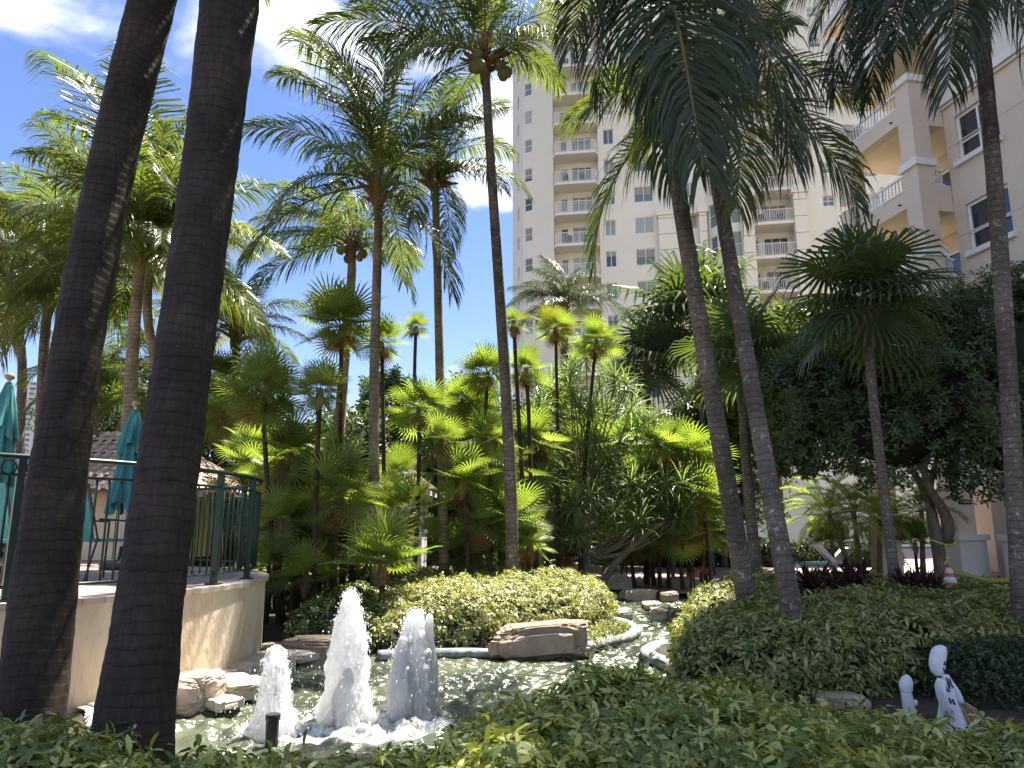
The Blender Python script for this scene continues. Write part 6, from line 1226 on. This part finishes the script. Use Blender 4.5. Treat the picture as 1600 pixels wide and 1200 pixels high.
umbrella('closed teal umbrella at the left edge of the terrace', 14, 598, 790, 9.2, 46, 2)
umbrella('closed teal umbrella showing between the two near trunks', 212, 640, 795, 10.4, 46, 5)
def tchair(label, px, Y, rz, py=905):
    p = Vector((at(px, py, Y).x, Y, TZ)); t_ = empty('terrace_chair', p, label, 'chair', 'teal sling chairs on the terrace', rz)
    b = MB(); b.box((0, 0, .42), (.5, .46, .03)); b.obj('seat', M_['teal'], t_); b = MB(); b.add([(-.25, .22, .44), (.25, .22, .44), (.25, .34, .98), (-.25, .34, .98), (-.25, .24, .44), (.25, .24, .44), (.25, .36, .98), (-.25, .36, .98)], [(0, 1, 2, 3), (7, 6, 5, 4), (0, 4, 5, 1), (2, 6, 7, 3), (0, 3, 7, 4), (1, 5, 6, 2)]); b.obj('backrest', M_['teal'], t_)
    for s_ in (-1, 1):
        b = MB(); b.tube([(s_ * .27, -.22, 0), (s_ * .27, -.23, .62), (s_ * .27, .2, .64)], .013, 6); b.obj('armrest', M_['dark'], t_); b = MB(); b.tube([(s_ * .27, .3, 0), (s_ * .27, .2, .44), (s_ * .27, .36, 1.0)], .013, 6); b.obj('leg', M_['dark'], t_)
    return t_
tchair('teal sling chair behind the railing between the two near trunks', 152, 8.2, 2.6); tchair('teal sling chair at the left edge behind the railing', 6, 7.6, 2.9); tchair('teal chair partly behind the leaning near trunk', 52, 8.4, 3.3)
# terrace hut with tiled hip roof
hx = at(215, 740, 13.5); hut = empty('terrace_hut', Vector((hx.x - .9, 14.2, TZ)), 'small stucco hut with a brown tiled roof on the terrace', 'hut'); ze = at(200, 765, 13.2).z - TZ; zr = at(200, 684, 14.4).z - TZ
b = MB(); b.box((.35, 0, ze / 2), (2.6, 2.2, ze)); b.obj('wall', M_['wallc'], hut)
rx, ry = 2.1, 1.7; apex = [(-.1, 0, zr), (.9, 0, zr)]; ev = [(-rx, -ry, ze - .1), (rx + .4, -ry, ze - .1), (rx + .4, ry, ze - .1), (-rx, ry, ze - .1)]
b = MB(); b.add(apex + ev, [(2, 3, 1, 0), (3, 4, 1), (4, 5, 0, 1), (5, 2, 0)]); b.obj('roof_deck', M_['rock'], hut)
b = MB(); r = np.random.default_rng(4)
def tiles(b, e0, e1, a0, a1, rows=13):
    e0, e1, a0, a1 = map(np.array, (e0, e1, a0, a1)); nrm = np.cross(e1 - e0, a0 - e0); nrm = nrm / np.linalg.norm(nrm); nrm = nrm if nrm[2] > 0 else -nrm
    for i in range(rows):
        s = i / rows; L0 = e0 + (a0 - e0) * s; L1 = e1 + (a1 - e1) * s; w = np.linalg.norm(L1 - L0); k = max(1, int(w / .17)); up = ((a0 + a1) / 2 - (e0 + e1) / 2); up = up / np.linalg.norm(up); u = (L1 - L0) / max(w, 1e-6)
        for j in range(k):
            c = L0 + (L1 - L0) * (j + .5) / k + nrm * (.035 + r.random() * .02); q = [c + u * .075 * math.cos(t_) + nrm * .055 * math.sin(t_) for t_ in np.linspace(0, PI, 5)]; q2 = [x + up * .27 - nrm * .03 for x in q]
            b.add(q + q2, [(m_, m_ + 1, m_ + 6, m_ + 5) for m_ in range(4)])
tiles(b, ev[0], ev[1], apex[0], apex[1]); tiles(b, ev[1], ev[2], apex[1], apex[1]); tiles(b, ev[3], ev[0], apex[0], apex[0]); o = b.obj('roof_tile', M_['shingle'], hut); tag(o, kind='stuff')
b = MB(); b.tube([apex[0], apex[1]], .09, 8); b.tube([apex[0], ev[0]], .07, 8); b.tube([apex[1], ev[1]], .07, 8); b.obj('ridge', M_['shingle'], hut)
# ================================================================== KIOSK, BRIDGE, BENCH, PEOPLE
kx = at(618, 860, 20.5); ks = empty('kiosk', Vector((kx.x, 20.8, GZ)), 'white panelled kiosk with thatched pointed roof behind the fan palms', 'kiosk'); 
b = MB(); b.box((0, 0, 1.05), (1.5, 1.3, 2.1)); b.box((0, 0, .12), (1.6, 1.4, .24)); b.box((0, 0, 1.3), (1.56, 1.36, .07)); b.obj('wall', M_['trim'], ks)
for s_ in (-.62, -.05, .62):
    b = MB(); b.box((s_, -.68, .75), (.10, .06, 1.0)); b.obj('panel_strip', M_['trim'], ks)
b = MB(); b.box((0, 0, 2.18), (1.75, 1.55, .16)); b.box((0, 0, 2.32), (1.95, 1.75, .12)); b.obj('cornice', M_['trim'], ks)
zk = at(612, 722, 20.8).z - GZ; b = MB(); b.lathe([(1.1, 2.4), (1.05, 2.5), (.65, 2.4 + (zk - 2.4) * .45), (.3, 2.4 + (zk - 2.4) * .85), (.03, zk)], 24, fn=lambda z, a: 1 + .05 * np.sin(a * 11 + z * 4)); b.obj('roof', M_['thatch'], ks, smooth=True)
# footbridge over the stream
B0, B1, BY = at(822, 895, 20.5), at(975, 895, 20.5), 20.5; bw = B1.x - B0.x; br_ = empty('footbridge', Vector(((B0.x + B1.x) / 2, BY, GZ)), 'small pale arched footbridge with white railing behind the screw pines', 'bridge')
def arch(x, h=.34): return h * (1 - (2 * x / bw) ** 2)
xs = np.linspace(-bw / 2, bw / 2, 18); b = MB(); V = []
for x in xs: z = arch(x) + .12; V += [(x, -.55, z), (x, .55, z), (x, .55, z - .2), (x, -.55, z - .2)]
b.add(V, [(4 * k + a, 4 * k + (a + 1) % 4, 4 * k + 4 + (a + 1) % 4, 4 * k + 4 + a) for k in range(17) for a in range(4)] + [(0, 1, 2, 3), (71, 70, 69, 68)]); b.obj('deck', M_['wallc'], br_)
for s_ in (-1, 1):
    b = MB(); b.tube([(x, s_ * .5, arch(x) + .75) for x in xs], .03, 6); b.tube([(x, s_ * .5, arch(x) + .25) for x in xs], .018, 5); b.obj('handrail', M_['trim'], br_)
    for x in xs[::1]:
        b = MB(); b.tube([(x, s_ * .5, arch(x) + .12), (x, s_ * .5, arch(x) + .75)], .014, 4); b.obj('baluster', M_['green'], br_)
# people grown over a jointed skeleton
def person(label, p, J, rz=0, cloth='navy', sc=1.0, legm='skin', hips_m=None):
    """J: joint name -> (x,y,z,r)"""
    t_ = empty('person', p, label, 'person', None, rz)
    E = [('pelvis', 'waist'), ('waist', 'chest'), ('chest', 'neck'), ('neck', 'head'), ('head', 'crown')] + [(a + s_, b_ + s_) for s_ in 'LR' for a, b_ in (('hip', 'knee'), ('knee', 'ankle'), ('ankle', 'toe'), ('sho', 'elb'), ('elb', 'wri'), ('wri', 'hand'))] + [('pelvis', 'hip' + s_) for s_ in 'LR'] + [('chest', 'sho' + s_) for s_ in 'LR']
    nm = list(J); ix = {k: i for i, k in enumerate(nm)}; me = bpy.data.meshes.new('body'); me.from_pydata([J[k][:3] for k in nm], [(ix[a], ix[b_]) for a, b_ in E], []); o = put('body', me, t_); md = o.modifiers.new('skin', 'SKIN'); 
    for i, k in enumerate(nm): me.skin_vertices[0].data[i].radius = (J[k][3],) * 2
    me.skin_vertices[0].data[ix['pelvis']].use_root = True; sb = o.modifiers.new('sub', 'SUBSURF'); sb.levels = sb.render_levels = 2
    # bake and colour by body region (shirt, shorts, skin)
    dg = bpy.context.evaluated_depsgraph_get(); m2 = bpy.data.meshes.new_from_object(o.evaluated_get(dg)); o.modifiers.clear(); o.data = m2
    for m_ in (M_['skin'], M_[cloth], M_[hips_m or cloth]): m2.materials.append(m_)
    pts = np.array([J[k][:3] for k in nm]); reg = {k: (1 if k in ('waist', 'chest', 'shoL', 'shoR', 'elbL', 'elbR') else 2 if k in ('pelvis', 'hipL', 'hipR', 'kneeL', 'kneeR') else 0) for k in nm}
    for pl in m2.polygons: c = np.array(pl.center); pl.material_index = reg[nm[int(np.argmin(((pts - c) ** 2).sum(1)))]]; pl.use_smooth = True
    hc = np.array(J['head'][:3]) * .45 + np.array(J['crown'][:3]) * .55; v, f = ico(2); b = MB(); b.add(v * [.098, .11, .12] + hc + np.array([0, .012, .02]), [f[(v[f].mean(1)[:, 2] > -.2) | (v[f].mean(1)[:, 1] > .3)]]); b.obj('hair', M_['hair'], t_, smooth=True); return t_
sit = dict(pelvis=(0, 0, .48, .13), waist=(0, 0, .66, .13), chest=(0, -.02, .88, .14), neck=(0, -.04, 1.03, .055), head=(0, -.08, 1.12, .085), crown=(0, -.09, 1.23, .08))
for s_, q in (('L', -1), ('R', 1)): sit.update({'hip' + s_: (q * .1, -.05, .48, .09), 'knee' + s_: (q * .17, -.45, .48, .06), 'ankle' + s_: (q * .16, -.48, .08, .042), 'toe' + s_: (q * .17, -.62, .03, .04), 'sho' + s_: (q * .2, -.02, .94, .06), 'elb' + s_: (q * .27, -.1, .68, .045), 'wri' + s_: (q * .08, -.3, .66, .032), 'hand' + s_: (q * .04, -.36, .67, .035)})
sp_ = Vector((at(669, 860, 24).x, 24, GZ)); bn = empty('bench', sp_, 'dark bench in the shade beside the kiosk', 'bench')
b = MB(); b.box((0, .05, .40), (1.5, .45, .05)); b.obj('seat', M_['dark'], bn); b = MB(); b.box((0, .30, .72), (1.5, .04, .4)); b.obj('backrest', M_['dark'], bn)
for s_ in (-.65, .65): b = MB(); b.box((s_, .08, .19), (.06, .4, .38)); b.obj('leg', M_['dark'], bn)
person('person in dark shirt and shorts sitting on a bench beside the white kiosk', sp_, sit, 0, 'navy')
std = dict(pelvis=(0, 0, .92, .12), waist=(0, 0, 1.1, .12), chest=(0, .0, 1.34, .14), neck=(0, -.02, 1.5, .055), head=(0, -.04, 1.6, .085), crown=(0, -.04, 1.73, .08))
for s_, q in (('L', -1), ('R', 1)): std.update({'hip' + s_: (q * .1, 0, .9, .09), 'knee' + s_: (q * .11, -.06 * q - .04, .5, .06), 'ankle' + s_: (q * .11, -.02 + .16 * q, .09, .042), 'toe' + s_: (q * .12, -.16 + .16 * q, .03, .04), 'sho' + s_: (q * .2, 0, 1.42, .06), 'elb' + s_: (q * .26, .03 * q, 1.13, .045), 'wri' + s_: (q * .26, -.1, .9, .032), 'hand' + s_: (q * .26, -.12, .8, .035)})
person('person in a white shirt walking behind the leaning palm trunks', Vector((at(1170, 880, 22).x, 22, GZ + .02)), std, R(60), 'shirt', hips_m='navy')
# loungers and stroller beyond the right hedge
def lounger(label, px, Y, rz):
    t_ = empty('pool_lounger', Vector((at(px, 880, Y).x, Y, GZ + .02)), label, 'lounger', 'teal loungers on the paving', rz)
    b = MB(); b.box((0, 0, .36), (1.3, .6, .04)); b.obj('seat', M_['teal'], t_); b = MB(); b.box((0, .31, .34), (1.34, .03, .05)); b.box((0, -.31, .34), (1.34, .03, .05)); b.obj('frame', M_['trim'], t_)
    b = MB(); b.add([(.66, -.3, .36), (.66, .3, .36), (1.15, .3, .82), (1.15, -.3, .82), (.69, -.3, .33), (.69, .3, .33), (1.18, .3, .79), (1.18, -.3, .79)], [(0, 1, 2, 3), (7, 6, 5, 4), (0, 4, 5, 1), (2, 6, 7, 3), (0, 3, 7, 4), (1, 5, 6, 2)]); b.obj('backrest', M_['trim'], t_)
    for sx in (-.6, 0, .6):
        for sy in (-.28, .28): b = MB(); b.box((sx, sy, .16), (.035, .035, .34)); b.obj('leg', M_['trim'], t_)
    return t_
lounger('teal lounger nearer the leaning trunks on the pink paving', 1262, 20.8, 0); lounger('teal lounger just behind the first one', 1268, 22.6, .1)
stp = Vector((at(1293, 885, 19.6).x, 19.6, GZ + .02)); st_ = empty('stroller', stp, 'white and grey stroller parked beside the loungers', 'stroller')
b = MB(); b.add([(-.28, -.2, .95), (-.28, .2, .95), (.12, .2, .48), (.12, -.2, .48), (-.22, -.2, .99), (-.22, .2, .99), (.2, .2, .5), (.2, -.2, .5)], [(0, 1, 2, 3), (7, 6, 5, 4), (0, 4, 5, 1), (2, 6, 7, 3), (0, 3, 7, 4), (1, 5, 6, 2)]); b.obj('seat', M_['ghost'], st_)
b = MB(); b.tube([(-.5, 0, 1.12), (-.3, 0, 1.0), (.25, 0, .2)], .02, 6); b.tube([(-.5, -.2, 1.12), (-.5, .2, 1.12)], .02, 6); b.obj('handle', M_['steel'], st_)
for sx, sy in ((-.2, -.22), (-.2, .22), (.3, -.2), (.3, .2)): b = MB(); b.tube([(sx + .13 * math.cos(a), sy, .15 + .13 * math.sin(a)) for a in np.linspace(0, 2 * PI, 17)[:-1]], .02, 6, closed=True); b.obj('wheel', M_['dark'], st_)
b = MB(); b.tube([(-.2, -.2, .15), (.0, 0, .6), (.3, .2, .15)], .015, 5); b.tube([(-.2, .2, .15), (.0, 0, .6), (.3, -.2, .15)], .015, 5); b.obj('frame', M_['steel'], st_)
# cream gate pillar beyond the clipped hedge
gp = empty('gate_pillar', Vector((at(1384, 860, 21).x, 21, GZ)), 'cream capped pillar behind the slender palm trunk', 'pillar'); b = MB(); b.box((0, 0, .65), (.6, .6, 1.3)); b.obj('shaft', M_['wallc'], gp); b = MB(); b.box((0, 0, 1.34), (.74, .74, .1)); b.box((0, 0, 1.41), (.62, .62, .06)); b.obj('cap', M_['wallc'], gp)
